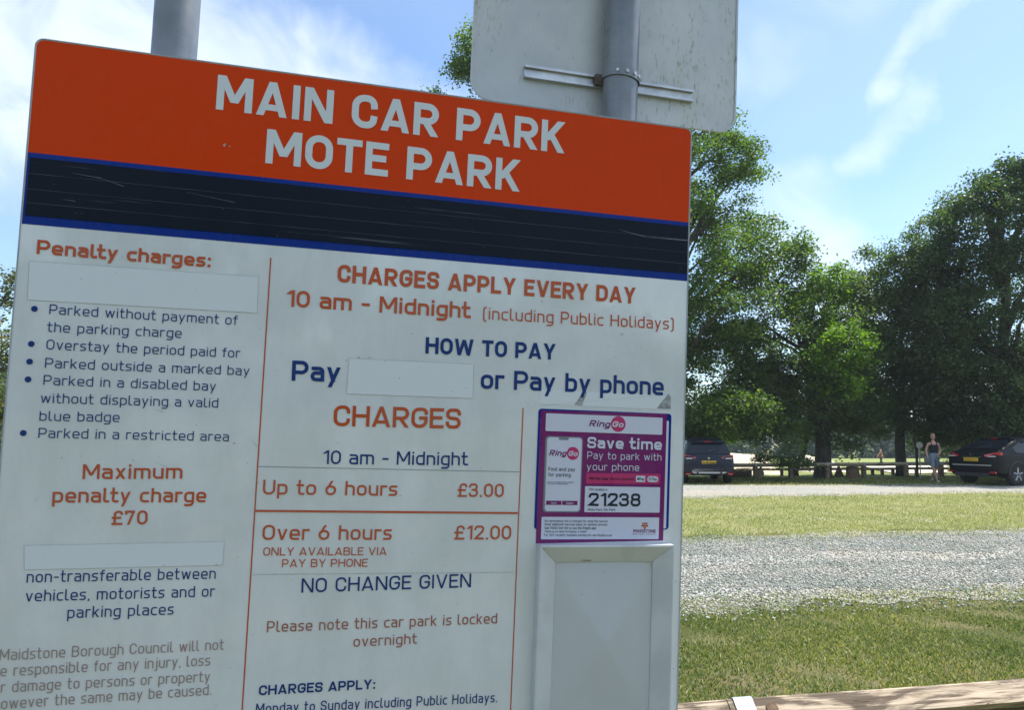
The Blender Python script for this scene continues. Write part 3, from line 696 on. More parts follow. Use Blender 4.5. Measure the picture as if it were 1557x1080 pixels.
b = G(1000, 726); Y = 31.5
tree('broadleaf_tree', 'tall broadleaf tree rising behind the tariff board and the back of the square sign', (b.x+.3, Y, 0), (b.x+.2, Y, 3.2), .34, [
    lob(900, 100, Y, 150, 70), lob(775, 80, Y, 78, 46), lob(724, 98, Y, 36, 34), lob(800, 175, Y, 70, 22), lob(800, 300, Y, 150, 30), lob(1010, 150, Y, 110, 50), lob(1070, 265, Y, 88, 74), lob(1115, 245, Y-1, 36, 16), lob(1005, 420, Y, 140, 110), lob(1125, 372, Y, 68, 46),
    lob(1175, 392, Y, 52, 26), lob(1205, 385, Y, 24, 8), lob(1095, 460, Y-1, 80, 60), lob(1085, 570, Y, 80, 70), lob(1085, 628, Y-2.5, 46, 30, rz=34), lob(1130, 625, Y-3, 34, 20, rz=30), lob(1058, 634, Y-2.5, 40, 24, rz=32), lob(940, 560, Y, 120, 90), lob(860, 470, Y, 110, 70), lob(660, 142, Y, 14, 3)],
    L_map, .125, 150, .56, 46, seed=3, dens=1.4)
Y = 31; b = G(1244, 727)
tree('round_tree', 'dark trunked spreading tree between the blue car and the walking woman', (b.x, Y, 0), (b.x+.05, Y, 2.3), .30, [
    lob(1245, 478, Y+1, 66, 60, rz=62), lob(1195, 540, Y, 80, 70), lob(1282, 560, Y, 60, 50), lob(1160, 600, Y, 64, 60), lob(1135, 540, Y+1, 60, 50), lob(1205, 600, Y+1.5, 60, 40), lob(1240, 620, Y, 66, 56, rz=45), lob(1300, 610, Y, 45, 34), lob(1320, 520, Y+1, 40, 26), lob(1290, 450, Y+1, 34, 18), lob(1120, 632, Y+.5, 40, 22), lob(1285, 662, Y, 26, 9), lob(1190, 640, Y-1.5, 36, 18, rz=24)],
    L_oliv, .12, 140, .50, 34, seed=5, dens=1.2)
Y = 29.5; b = G(1262, 727)
tree('sunlit_maple', 'bright lime green maple catching the sun in the middle of the tree line', (at(1262, 700, Y).x-.1, Y+3.4, -.02), (at(1262, 640, Y).x+.1, Y+2.2, 2.2), .12, [
    lob(1258, 432, Y+1.5, 34, 22), lob(1285, 520, Y, 40, 34), lob(1255, 535, Y+.3, 44, 30), lob(1275, 592, Y, 34, 16), lob(1228, 480, Y+1, 30, 12)],
    L_lime, .135, 120, .42, 16, seed=6)
Y = 32.4; b = G(1368, 724)
tree('airy_tree', 'light open tree on a slim dark trunk right of the lime green maple', (at(1370, 700, Y).x, Y, gz_at(Y)), (at(1370, 650, Y).x, Y, 2.6), .20, [
    lob(1378, 430, Y, 54, 34), lob(1415, 370, Y, 46, 24), lob(1440, 320, Y, 30, 9), lob(1425, 440, Y, 50, 34), lob(1345, 440, Y, 36, 18), lob(1310, 450, Y, 26, 9), lob(1290, 430, Y+1, 18, 5), lob(1335, 470, Y, 34, 14), lob(1345, 540, Y, 54, 44), lob(1400, 520, Y, 64, 54), lob(1330, 610, Y, 50, 36, rz=40), lob(1395, 610, Y, 64, 60), lob(1345, 642, Y, 38, 20, rz=22), lob(1420, 560, Y+1, 60, 40), lob(1330, 560, Y+1, 44, 30), lob(1420, 650, Y, 44, 26), lob(1370, 380, Y, 26, 6), lob(1440, 600, Y, 50, 34), lob(1340, 405, Y, 20, 5), lob(1318, 392, Y, 14, 3), lob(1405, 460, Y, 50, 24)],
    L_oliv, .11, 140, .46, 34, seed=8, dens=1.6)
Y = 30.8
tree('dense_dark_tree', 'large dense dark green tree at the right edge above the black car', (at(1536, 700, Y).x, Y, 0), (at(1534, 620, Y).x, Y, 2.4), .36, [
    lob(1470, 400, Y, 56, 44), lob(1490, 300, Y, 34, 12), lob(1520, 345, Y, 80, 66), lob(1600, 330, Y, 110, 60), lob(1445, 500, Y, 58, 50), lob(1530, 470, Y, 100, 110), lob(1475, 590, Y, 64, 66), lob(1560, 600, Y, 90, 90), lob(1650, 480, Y, 140, 80), lob(1420, 350, Y, 24, 5),
    lob(1520, 285, Y, 44, 26), lob(1575, 262, Y, 60, 44), lob(1480, 650, Y+1.5, 60, 46, rz=28), lob(1440, 560, Y-.5, 44, 40), lob(1425, 480, Y, 40, 30), lob(1505, 640, Y-1, 44, 30, rz=26), lob(1410, 395, Y, 26, 9), lob(1640, 620, Y, 90, 50)],
    L_dark, .125, 150, .55, 30, seed=9, dens=1.25)
Y = 24
tree('roadside_tree', 'mixed green and bronze tree past the left edge of the tariff board', (at(-50, 700, Y).x, Y, 0), (at(-45, 640, Y).x, Y, 1.8), .2, [
    lob(-20, 430, Y, 44, 20), lob(-30, 520, Y, 55, 36), lob(-20, 600, Y, 50, 30), lob(-35, 670, Y, 50, 26), lob(-90, 480, Y, 70, 30)],
    island_mat('bronze_leaves', [(.05, .10, .02), (.09, .13, .02), (.15, .11, .03), (.04, .08, .02), (.17, .13, .04)], .5, .35, .5), .11, 110, .42, 14, seed=12)
def shrub(label, lobes, base, mat, leaf=.075, per=70, cr=.28, seed=1):
    return tree('shrub', label, base, (base[0], base[1], base[2]+.35), .04, lobes, mat, leaf, per, cr, 12, cat='shrub', seed=seed)
Y = 28.6
shrub('bushy green shrub growing through the rail fence left of the thick trunk', [lob(1206, 690, Y, 24, 26, rz=26), lob(1208, 712, Y, 26, 24, rz=14), lob(1200, 672, Y, 14, 8)], tuple(G(1206, 728)), L_shr, seed=2)
Y = 30.5
shrub('loose pale shrub beside the bare earth bank right of the blue car', [lob(1155, 684, Y, 12, 12, rz=18), lob(1148, 668, Y, 9, 5), lob(1166, 698, Y, 9, 7)], tuple(G(1156, 726)), L_shr, seed=4)
Y = 33
shrub('yellow green bush behind the blue car', [lob(1098, 660, Y, 24, 30, rz=16), lob(1075, 655, Y, 26, 22, rz=18)], (at(1100, 700, Y).x, Y, gz_at(Y)), L_lime, .09, seed=7)
Y = 35
shrub('dark undergrowth behind the black car', [lob(1465, 680, Y, 34, 40, rz=22), lob(1520, 680, Y, 36, 44, rz=26), lob(1580, 680, Y, 40, 34, rz=26)], (at(1520, 700, Y).x, Y, gz_at(Y)), L_dark, .11, seed=8)

# far wood across the meadow: reads as one mass
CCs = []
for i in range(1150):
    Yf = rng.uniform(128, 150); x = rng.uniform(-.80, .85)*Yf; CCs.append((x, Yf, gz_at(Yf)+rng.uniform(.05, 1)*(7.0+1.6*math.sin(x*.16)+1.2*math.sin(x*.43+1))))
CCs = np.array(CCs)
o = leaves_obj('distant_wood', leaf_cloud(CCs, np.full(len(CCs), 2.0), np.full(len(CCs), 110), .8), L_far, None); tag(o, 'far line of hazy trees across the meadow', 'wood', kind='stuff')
CCs = []
for i in range(260):
    Yf = rng.uniform(60, 75); x = -rng.uniform(.35, .95)*Yf; CCs.append((x, Yf, gz_at(Yf)+rng.uniform(.1, 1)*7))
for i in range(300):
    Yf = rng.uniform(56, 66); x = rng.uniform(.62, 1.0)*Yf; CCs.append((x, Yf, gz_at(Yf)+rng.uniform(.05, 1)*9))
CCs = np.array(CCs)
o = leaves_obj('background_trees', leaf_cloud(CCs, np.full(len(CCs), 1.6), np.full(len(CCs), 130), .4), L_dark, None); tag(o, 'dark mass of woodland behind the edge trees', 'wood', kind='stuff')

# unseen woodland behind the reader, added for its reflection in the board's gloss
CCs = []
for i in range(520):
    t = rng.uniform(-1.25, 1.1); R_ = rng.uniform(26, 34); CCs.append((math.sin(t)*R_, -math.cos(t)*R_, rng.uniform(.03, 1)*(5.4+3.0*math.sin(t*5+1)+1.8*math.sin(t*13))))
CCs = np.array(CCs)
o = leaves_obj('unseen_woodland', leaf_cloud(CCs, np.full(len(CCs), 1.7), np.full(len(CCs), 60), .6), L_dark, None); tag(o, 'unseen woodland edge behind the reader, added for its reflection in the board', 'wood', kind='stuff')

# bank of bare pale earth
def bank(name, pts, Y, dep, label):
    V = []; F = []; n = len(pts); m = 7
    for i, (px, py) in enumerate(pts):
        t = at(px, py, Y); h = t.z-gz_at(Y)
        for j in range(m):
            u = -1+2*j/(m-1); y = Y+u*dep; V.append((t.x+rnd.uniform(-.05, .05), y, gz_at(y)-.03+h*max(0, math.cos(u*1.5707))**.8*rnd.uniform(.96, 1.04)))
    for i in range(n-1):
        for j in range(m-1): a = i*m+j; F.append((a, a+m, a+m+1, a+1))
    me = bpy.data.meshes.new(name); me.from_pydata(V, [], F); me.shade_smooth(); me.flip_normals(); o = link_mesh(name, me, None, m_sand); o['kind'] = 'structure'
bank('earth_bank', [(1040, 716), (1052, 700), (1075, 690), (1095, 688), (1115, 688.5), (1130, 689), (1145, 690), (1153, 695), (1160, 703), (1166, 712), (1170, 718)], 36.5, 2.6, '')
bank('earth_mound', [(1205, 716), (1212, 700), (1220, 692), (1232, 692), (1243, 695), (1256, 697), (1262, 704), (1268, 714)], 39, 2.0, '')
# ---------------------------------------------------------------- parking board
def c2w(v): return Vector((v[0], v[2]*cP+v[1]*sP, v[2]*sP-v[1]*cP))
RM = [[0.96761, -0.04025, -0.24923], [0.05588, 0.99687, 0.05596], [0.2462, -0.06807, 0.96683]]
TV = [-0.79418, -0.52954, 1.31763]
bx = c2w([r[0] for r in RM]); by = -c2w([r[1] for r in RM]); bz = -c2w([r[2] for r in RM])
bo = Vector((0, 0, EYE))+c2w(TV)
BM = Matrix(((bx.x, by.x, bz.x, bo.x), (bx.y, by.y, bz.y, bo.y), (bx.z, by.z, bz.z, bo.z), (0, 0, 0, 1)))
def ground_along(u, z=-.06):
    p = BM @ Vector((u, 0, z)); return -(p.z)/(-by.z)      # metres down the board's axis to the soil
base_pt = BM @ Vector((.6, -ground_along(.6), -.06))
sign = empty('tariff_board', tuple(base_pt), label='large car park tariff board with orange heading on two grey posts', cat='sign')
bpy.context.view_layer.update()
LOC = sign.matrix_world.inverted() @ BM
def on_board(mb, name, mat, parent=None, **k):
    """build in board coordinates (u right, v up, z towards the reader)"""
    o = mb.build(name, mat, **k)
    if parent is None or parent == sign: o.parent = sign; o.matrix_local = LOC
    else: o.parent = parent                              # parents already carry the board frame
    return o
def vinyl(name, c, rough=.22, dirt=.25, c_dirt=(.42, .42, .38), scr=0, coat=.0, spec=.22):
    m = bpy.data.materials.new(name); m.use_nodes = True; T = NT(m.node_tree); b = m.node_tree.nodes['Principled BSDF']
    o = T.n('ShaderNodeTexCoord').outputs['Object']
    f = T.noise(o, 3.2, 7, .66, .6); g = T.noise(T.mapping(o, (1, .25, 1)), 16, 6, .7)
    sp = T.noise(o, 150, 2, .5)
    col_ = T.mix(T.m('MULTIPLY', T.ss(T.m('ADD', T.m('MULTIPLY', f, .6), T.m('MULTIPLY', g, .4)), .36, .64), dirt), c, c_dirt)
    col_ = T.mix(T.m('MULTIPLY', T.ss(sp, .735, .76), .5), col_, (.12, .11, .10))
    if scr: 
        s2 = T.noise(T.mapping(o, (1, 46, 1), (0, 0, .012)), 2.2, 3, .5)
        col_ = T.mix(T.m('MULTIPLY', T.ss(s2, .64, .70), scr), col_, (.30, .34, .38))
    T.l(col_, b.inputs['Base Color']); b.inputs['Specular IOR Level'].default_value = spec
    T.l(T.ss(T.m('ADD', T.m('MULTIPLY', f, .5), T.m('MULTIPLY', g, .5)), .3, .7, max(.02, rough-.05), rough+.08), b.inputs['Roughness'])
    bn = T.n('ShaderNodeBump'); bn.inputs['Strength'].default_value = .05; bn.inputs['Distance'].default_value = .004
    T.l(T.noise(o, 9, 3, .5), bn.inputs['Height']); T.l(bn.outputs[0], b.inputs['Normal'])
    return m
v_white = vinyl('white_vinyl', (.745, .78, .80), .03, .42, (.50, .54, .54), spec=.8)
v_orange = vinyl('orange_vinyl', (.66, .050, .003), .24, .12, (.50, .075, .015), spec=.08)
v_blue = vinyl('blue_vinyl', (.004, .030, .25), .25, .1, (.05, .09, .25), spec=.12)
v_tape = vinyl('black_tape', (.004, .009, .020), .34, .12, (.03, .035, .04), scr=.22, spec=.14)
v_lett = vinyl('white_lettering', (.66, .71, .74), .22, .12)
v_letto = vinyl('orange_lettering', (.52, .085, .022), .25, .1)
v_lettn = vinyl('navy_lettering', (.010, .042, .19), .25, .1, (.08, .11, .24))
v_lettb = vinyl('faded_brown_lettering', (.33, .235, .215), .3, .2)
v_lettr = vinyl('dull_red_lettering', (.36, .12, .075), .3, .15)
v_grime = pm('grime', (.36, .37, .36), (.52, .54, .54), 60, .9)
v_blank = vinyl('overlay_sticker', (.72, .76, .80), .20, .10, (.58, .62, .68))
v_purple = vinyl('purple_print', (.175, .014, .135), .28, .06)
v_pink = vinyl('pink_print', (.50, .035, .155), .28, .06)
v_card = vinyl('pale_print', (.62, .65, .78), .28, .05)
v_ink = vinyl('dark_ink', (.022, .025, .045), .35, .03)
v_pgrey = vinyl('grey_print', (.20, .22, .26), .3, .05)
v_rust = vinyl('brown_crest_print', (.45, .13, .05), .3, .05)
alu = pm('aluminium', (.48, .50, .52), (.62, .64, .66), 14, .42, .75, bump=.12, rvar=.1, bdist=.002)
alu_b = pm('bright_alloy_edge', (.70, .72, .74), (.80, .81, .82), 20, .35, .6)
galv = pm('painted_post', (.165, .185, .21), (.215, .235, .26), 9, .36, .25, bump=.1, rvar=.12, bdist=.002, spec=.6)

bd = MB().prism(rrect(0, -1.62, 1.2, 0, .013), -.018, 0)
board = on_board(bd, 'board', v_white)
# bright folded trim round the board's rim
tr = MB(); oo = rrect(-.0012, -1.6212, 1.2012, .0012, .014, 6); ii = rrect(.0007, -1.6193, 1.1993, -.0007, .0125, 6); n = len(oo)
V = [(x, y, -.0195) for x, y in oo]+[(x, y, .0012) for x, y in oo]+[(x, y, .0012) for x, y in ii]+[(x, y, .0003) for x, y in ii]
F = []
for i in range(n):
    j = (i+1) % n
    for k in range(3): F.append((k*n+i, k*n+j, (k+1)*n+j, (k+1)*n+i))
tr.add(V, F); on_board(tr, 'edge_trim', pm('trim_edge', (.30, .33, .38), (.40, .43, .47), 20, .5))
def flat(poly, z):
    m = MB(); m.add([(x, y, z) for x, y in poly], [tuple(range(len(poly)))]); return m
top = [(x, y) for x, y in rrect(.0016, -.1942, 1.1984, -.0016, .012, 6)]
top = [p for p in top if p[1] > -.18]+[(.0016, -.1942), (1.1984, -.1942)]
# order: rrect starts at the right top corner going ccw -> right, left, then bottom left, bottom right
heading = on_board(flat(top, .0004), 'heading_panel', v_orange)
blue = on_board(flat([(.0016, -.3145), (1.1984, -.3145), (1.1984, -.1942), (.0016, -.1942)], .0004), 'blue_band', v_blue)
def rule(a, b_, w_, z, name, mat, parent=None):
    a = Vector((a[0]/1000, a[1]/1000)); b_ = Vector((b_[0]/1000, b_[1]/1000)); d = (b_-a).normalized(); q = Vector((-d.y, d.x))*w_/2
    return on_board(flat([tuple(a-q), tuple(b_-q), tuple(b_+q), tuple(a+q)], z), name, mat, parent)
tape_edge = pm('tape_edge', (.012, .02, .032), (.075, .10, .13), 9, .5, stretch=(1, 30, 1))
tz = [-.2025, -.2300, -.2560, -.2790, -.3000]
for i in range(4):
    a, b_ = tz[i], tz[i+1]-(.0012 if i < 3 else 0)
    t = MB(); nseg = 24; V = []; F = []
    for k in range(nseg+1):
        u = .0055+(1.1975-.0055)*k/nseg; w1 = rnd.uniform(-.0003, .0003)
        V += [(u, a+w1, .0007+.0003*i), (u, b_+w1, .0007+.0003*i)]
    F = [(2*k, 2*k+1, 2*k+3, 2*k+2) for k in range(nseg)]
    t.add(V, F); on_board(t, 'black_tape', v_tape)
    if i: rule((5.5, a*1000+.2), (1197.5, a*1000-.4), .0006, .00185, 'tape_edge', tape_edge)
LM = {'w': v_lett, 'o': v_letto, 'n': v_lettn, 'b': v_lettb, 'b2': v_lettr}
for s_, x0, y0, x1, y1, H, wt, cc in TEXT:
    V, F = text_geo(s_, x0, y0, x1, y1, H, wt, 0, .0010)
    on_board(MB().add(V, F), 'lettering', LM[cc])
def disc(x, y, r, z, n=18, sx=1):
    return flat([(x+r*sx*math.cos(2*math.pi*k/n), y+r*math.sin(2*math.pi*k/n)) for k in range(n)], z)
for (x, y) in BULLETS: on_board(disc(x/1000, y/1000-.0005, .0049, .0010), 'bullet', v_lettn)
rule((395.2, -337), (393.4, -1600), .0022, .0008, 'column_rule', v_letto)
rule((866.6, -583), (864.4, -1600), .0020, .0008, 'column_rule', v_letto)
rule((396, -703), (864, -703.2), .0009, .0008, 'thin_rule', v_pgrey)
rule((395, -779), (864.5, -779.8), .0036, .0012, 'row_rule', v_letto)
rule((393, -887.2), (862, -889), .0009, .0008, 'thin_rule', v_grime)
def blank(q, name='blank_sticker'):
    q = [(x/1000, y/1000) for x, y in q]
    s_ = on_board(flat(q[::-1], .0006), name, v_blank)
    e = MB()
    for i in range(4):
        a = Vector(q[i]); b_ = Vector(q[(i+1) % 4]); d = (b_-a).normalized(); nn = Vector((-d.y, d.x))*.0003
        e.add([(*(a-nn), .0007+i*1e-5), (*(b_-nn), .0007+i*1e-5), (*(b_+nn), .0007+i*1e-5), (*(a+nn), .0007+i*1e-5)], [(0, 1, 2, 3)])
    on_board(e, 'sticker_edge', v_grime, s_)
blank(BLANK1); blank(BLANK2); blank(BLANK3)
rule((898, -577), (1168, -545), .0003, .0007, 'scratch', v_grime)
on_board(flat([(.8975, -.5745), (1.172, -.5745), (1.1705, -.5455), (.899, -.5475)], .0005), 'old_sticker_remains', v_blank)
on_board(flat([(.968, -.573), (.984, -.574), (.993, -.5480), (.985, -.5485)], .00075), 'torn_patch', pm('old_glue', (.22, .24, .25), (.42, .45, .46), 90, .8))
on_board(flat([(1.140, -.5735), (1.1705, -.5735), (1.1695, -.548), (1.164, -.5435), (1.150, -.560)], .00075), 'torn_patch', MATS['old_glue'])
for (x, y, r) in [(557, -504.5, .0028), (575, -504, .0024), (1062, -431, .003), (896, -378, .0018), (925, -386, .0014), (1050, -478, .0016), (247, -603, .0012), (268, -606, .0010), (350, -648, .0011), (354, -664, .0016), (88, -695, .0018), (306, -145, .0035), (315, -146, .0018), (1104, -455, .0016), (840, -590, .0011), (1182, -985, .0022), (1184, -1045, .0018)]:
    p = [(x/1000+r*rnd.uniform(.4, 1.2)*math.cos(t), y/1000+r*rnd.uniform(.4, 1.1)*math.sin(t)) for t in [k*.698 for k in range(9)]]
    on_board(flat(p, .0013), 'chip', v_grime)
scuff = pm('scuff', (.10, .13, .16), (.19, .23, .27), 50, .6)
for (a, b_, w_) in [((1048, -224), (1105, -233), .0012), ((1105, -233), (1196, -232), .0018), ((70, -222), (115, -226), .0009), ((115, -226), (150, -236), .0008), ((60, -268), (78, -269), .0008), ((230, -700), (250, -707), .0005), ((222, -610), (238, -615), .0005), ((380, -655), (392, -668), .0006), ((250, -235), (330, -245), .0006)]:
    A = Vector(a)/1000; B = Vector(b_)/1000; d = (B-A).normalized(); q = Vector((-d.y, d.x))*w_/2
    on_board(MB().add([(*(A-q*.3), .0019), (*(B-q), .0019), (*(B+q), .0019), (*(A+q*.3), .0019)], [(0, 1, 2, 3)]), 'scratch_mark', scuff)

# phone-payment sticker
def quad(q, z, r=0, name='print', mat=None, parent=None):
    P = [(x/1000, y/1000) for x, y in q]
    if r:
        x0 = min(p[0] for p in P); x1 = max(p[0] for p in P); y0 = min(p[1] for p in P); y1 = max(p[1] for p in P)
        P = rrect(x0, y0, x1, y1, r)
    else:
        a = sum(P[i][0]*P[(i+1) % 4][1]-P[(i+1) % 4][0]*P[i][1] for i in range(4))
        if a < 0: P = P[::-1]
    return on_board(flat(P, z), name, mat, parent)
stk = quad([(897, -583), (1171.8, -810)], .0009, .006, 'payment_sticker', v_blue)
quad([(901.5, -597), (1166.5, -808)], .00105, .002, 'inner_border', v_card, stk)
quad(SP, .0012, 0, 'purple_sheet', v_purple, stk)
quad(HEAD, .0015, .002, 'header_box', v_card, stk)
quad(PHONE, .0014, .007, 'phone_outline', v_pgrey, stk)
quad([(PHONE[0][0]+1.8, PHONE[0][1]-1.8), (PHONE[2][0]-1.4, PHONE[2][1]+2.2)], .0015, .006, 'phone_screen', v_card, stk)
quad(NOTCH, .0016, .002, 'phone_notch', v_pgrey, stk)
def circ(g, z): return on_board(disc((g[0][0]+g[1][0])/2000, (g[2][1]+g[3][1])/2000, (g[1][0]-g[0][0])/2000, z, 32, 1.0), 'logo_disc', v_pink, stk)
circ(GO1, .0017); circ(GO2, .0017)
quad(BAR, .0015, 0, 'pink_bar', v_pink, stk); quad(B1, .0017, .0015, 'payment_badge', v_card, stk); quad(B2, .0017, .0055, 'payment_badge', v_card, stk)
on_board(disc(1.1041, -.7124, .0022, .0019, 12), 'apple_mark', v_ink, stk); on_board(disc(1.1049, -.7093, .0008, .0019, 8), 'apple_mark', v_ink, stk)
quad(LOCB, .0015, .002, 'location_box', v_card, stk); quad(BOT, .0015, .002, 'notes_box', v_card, stk)
quad(BT1, .0017, 0, 'button', v_purple, stk); quad(BT2, .0017, 0, 'button', v_purple, stk)
# council crest: a small shield with towers and a leg below
cr = MB(); x0, y1 = 1.1210, -.7945
for dx in (-.0058, -.0018, .0022): cr.add([(x0+dx, y1-.006, .0017), (x0+dx+.0034, y1-.006, .0017), (x0+dx+.0034, y1-.0015-abs(dx)*.15, .0017), (x0+dx, y1-.0015-abs(dx)*.15, .0017)], [(0, 1, 2, 3)])
cr.add([(x0-.0072, y1-.0100, .00172), (x0+.0072, y1-.0100, .00172), (x0+.0072, y1-.0066, .00172), (x0-.0072, y1-.0066, .00172)], [(0, 1, 2, 3)])
cr.add([(x0-.0012, y1-.0150, .00174), (x0+.0012, y1-.0150, .00174), (x0+.0028, y1-.0104, .00174), (x0-.0028, y1-.0104, .00174)], [(0, 1, 2, 3)])
on_board(cr, 'council_crest', v_rust, stk)
SM = {'p': v_purple, 'W': v_card, 'k': v_ink}
for s_, xa, ya, xb, yb, H, wt, cc, sh in STEXT:
    V, F = text_geo(s_, xa, ya, xb, yb, H, wt, sh, .0020)
    on_board(MB().add(V, F), 'lettering', SM[cc], stk)

# raised poster frame with a dented blank sheet
fx0, fx1, fy1, fy0 = .9035, 1.1745, -.8362, -1.2000; fw = .0360
zo, zi = .0230, .0060
fr = on_board(MB().box(fx0+.002, fx1-.002, fy0+.002, fy1-.002, .0005, .0030), 'poster_frame', alu)
alu_f = pm('satin_frame', (.53, .56, .59), (.62, .65, .68), 10, .38, .05, bump=.05, rvar=.08, bdist=.002)
def rail_piece(pts_outer, pts_inner):
    a, b_ = pts_outer; c_, d_ = pts_inner
    cx_, cy_ = (fx0+fx1)/2, (fy0+fy1)/2
    def tw(p, k): return (p[0]+(cx_-p[0])*k/abs(cx_-p[0]) if 0 else p[0], p[1])
    V = [(*a, .0004), (*b_, .0004), (*a, zo), (*b_, zo)]
    e = .0028
    a2 = (a[0]+math.copysign(e, cx_-a[0]), a[1]+math.copysign(e, cy_-a[1])); b2 = (b_[0]+math.copysign(e, cx_-b_[0]), b_[1]+math.copysign(e, cy_-b_[1]))
    V += [(*a2, zo+.0006), (*b2, zo+.0006), (*c_, zi), (*d_, zi), (*c_, .0004), (*d_, .0004)]
    m = MB(); m.add(V, [(0, 1, 3, 2), (2, 3, 5, 4), (4, 5, 7, 6), (6, 7, 9, 8), (0, 2, 4, 6, 8), (1, 9, 7, 5, 3)]); return m
O_ = [(fx0, fy1), (fx1, fy1), (fx1, fy0), (fx0, fy0)]; I_ = [(fx0+fw, fy1-.034), (fx1-fw, fy1-.034), (fx1-fw, fy0+.034), (fx0+fw, fy0+.034)]
g_ = .0003
for i in range(4):
    j = (i+1) % 4; d = Vector(O_[j])-Vector(O_[i]); d.normalize(); dd = d*g_
    P = lambda q, s: (q[0]+dd.x*s, q[1]+dd.y*s)
    m = rail_piece((P(O_[i], 1), P(O_[j], -1)), (P(I_[i], 1), P(I_[j], -1)))
    o = on_board(m, 'frame_rail', alu_f, fr); bm = bmesh.new(); bm.from_mesh(o.data); bmesh.ops.recalc_face_normals(bm, faces=bm.faces); bm.to_mesh(o.data); bm.free()
pn = MB(); nx, ny = 36, 46; V = []; F = []
ax0, ax1, ay0, ay1 = I_[0][0]-.001, I_[1][0]+.001, I_[2][1]-.001, I_[0][1]+.001
for j in range(ny+1):
    for i in range(nx+1):
        u = -1+2*i/nx; v = -1+2*j/ny; k = (abs(u)**10+abs(v)**10)**(1/10)
        V.append((ax0+(ax1-ax0)*i/nx, ay0+(ay1-ay0)*j/ny, .0035+.0190*(1-min(1, k))+.0006*math.sin(3*u+2*v)))
for j in range(ny):
    for i in range(nx): a = j*(nx+1)+i; F.append((a, a+1, a+nx+2, a+nx+1))
pn.add(V, F); on_board(pn, 'blank_sheet', vinyl('grey_perspex', (.55, .58, .61), .14, .3, (.44, .47, .48), spec=.5), fr, smooth=True)
sm = MB(); 
for x, y, r in [(1.003, -.8665, .010), (1.010, -.865, .005), (.995, -.8668, .006)]: sm.add([(x+r*math.cos(t)*rnd.uniform(.6, 1.2), y+r*.22*math.sin(t)*rnd.uniform(.6, 1.2), .0081+r*.03) for t in [k*.785 for k in range(8)]], [tuple(range(8))])
on_board(sm, 'mud_smear', pm('dry_mud', (.20, .17, .10), (.30, .26, .18), 200, .95), fr)

# posts of the board, in board coordinates
def pole(u, r, top_):
    g = ground_along(u)+.05; m = MB(); m.tube([(u, -g, -.06), (u, -g*.5, -.06), (u, -.3, -.06), (u, top_, -.06)], r, 40); return m
on_board(pole(.2032, .0387, 1.1), 'post', galv, smooth=True)
on_board(pole(1.0655, .0365, 1.3), 'post', galv, smooth=True)
for v in (-.25, -1.35):
    for a in (.2032, 1.0655):
        m = MB().box(a-.09, a+.09, v-.02, v+.02, -.0215, -.0185); on_board(m, 'clamp_plate', alu)

# the square sign seen from behind, on the taller post
pb = BM @ Vector((1.056, .043, -.1))
back = empty('square_sign', tuple(pb), label='square grey sign seen from its stained back, clamped high on the right post', cat='sign')
bpy.context.view_layer.update(); LOC2 = back.matrix_world.inverted() @ BM
def on_back(mb, name, mat, **k): o = mb.build(name, mat, **k); o.parent = back; o.matrix_local = LOC2; return o
def stained():
    m = bpy.data.materials.new('stained_sheet_back'); m.use_nodes = True; T = NT(m.node_tree); b = m.node_tree.nodes['Principled BSDF']
    o = T.n('ShaderNodeTexCoord').outputs['Object']
    f = T.noise(o, 5, 6, .65, .5); f2 = T.noise(T.mapping(o, (1, .3, 1)), 120, 4, .7); f3 = T.noise(T.mapping(o, (1, .35, 1), (0, 0, 0), (3, 3, 3)), 7, 5, .7)
    c = T.mix(T.ss(f, .3, .7), (.46, .49, .50), (.58, .60, .60))
    c = T.mix(T.m('MULTIPLY', T.m('MULTIPLY', T.ss(f2, .52, .68), T.ss(f3, .42, .62)), .75), c, (.13, .15, .075))
    c = T.mix(T.m('MULTIPLY', T.ss(f3, .5, .75), .35), c, (.38, .38, .25))
    T.l(c, b.inputs['Base Color']); b.inputs['Roughness'].default_value = .45; b.inputs['Metallic'].default_value = .15
    return m
m_st = stained()
on_back(MB().prism(rrect(.757, .043, 1.356, .645, .042, 8), -.1035, -.1005), 'panel', m_st)
rim = MB(); oo = rrect(.756, .042, 1.357, .646, .043, 8); ii = rrect(.7605, .0465, 1.3525, .6415, .0385, 8); n = len(oo)
V = [(x, y, -.104) for x, y in oo]+[(x, y, -.0985) for x, y in oo]+[(x, y, -.0985) for x, y in ii]+[(x, y, -.1003) for x, y in ii]
rim.add(V, [(k*n+i, k*n+(i+1) % n, (k+1)*n+(i+1) % n, (k+1)*n+i) for k in range(3) for i in range(n)]); on_back(rim, 'rim', m_st)
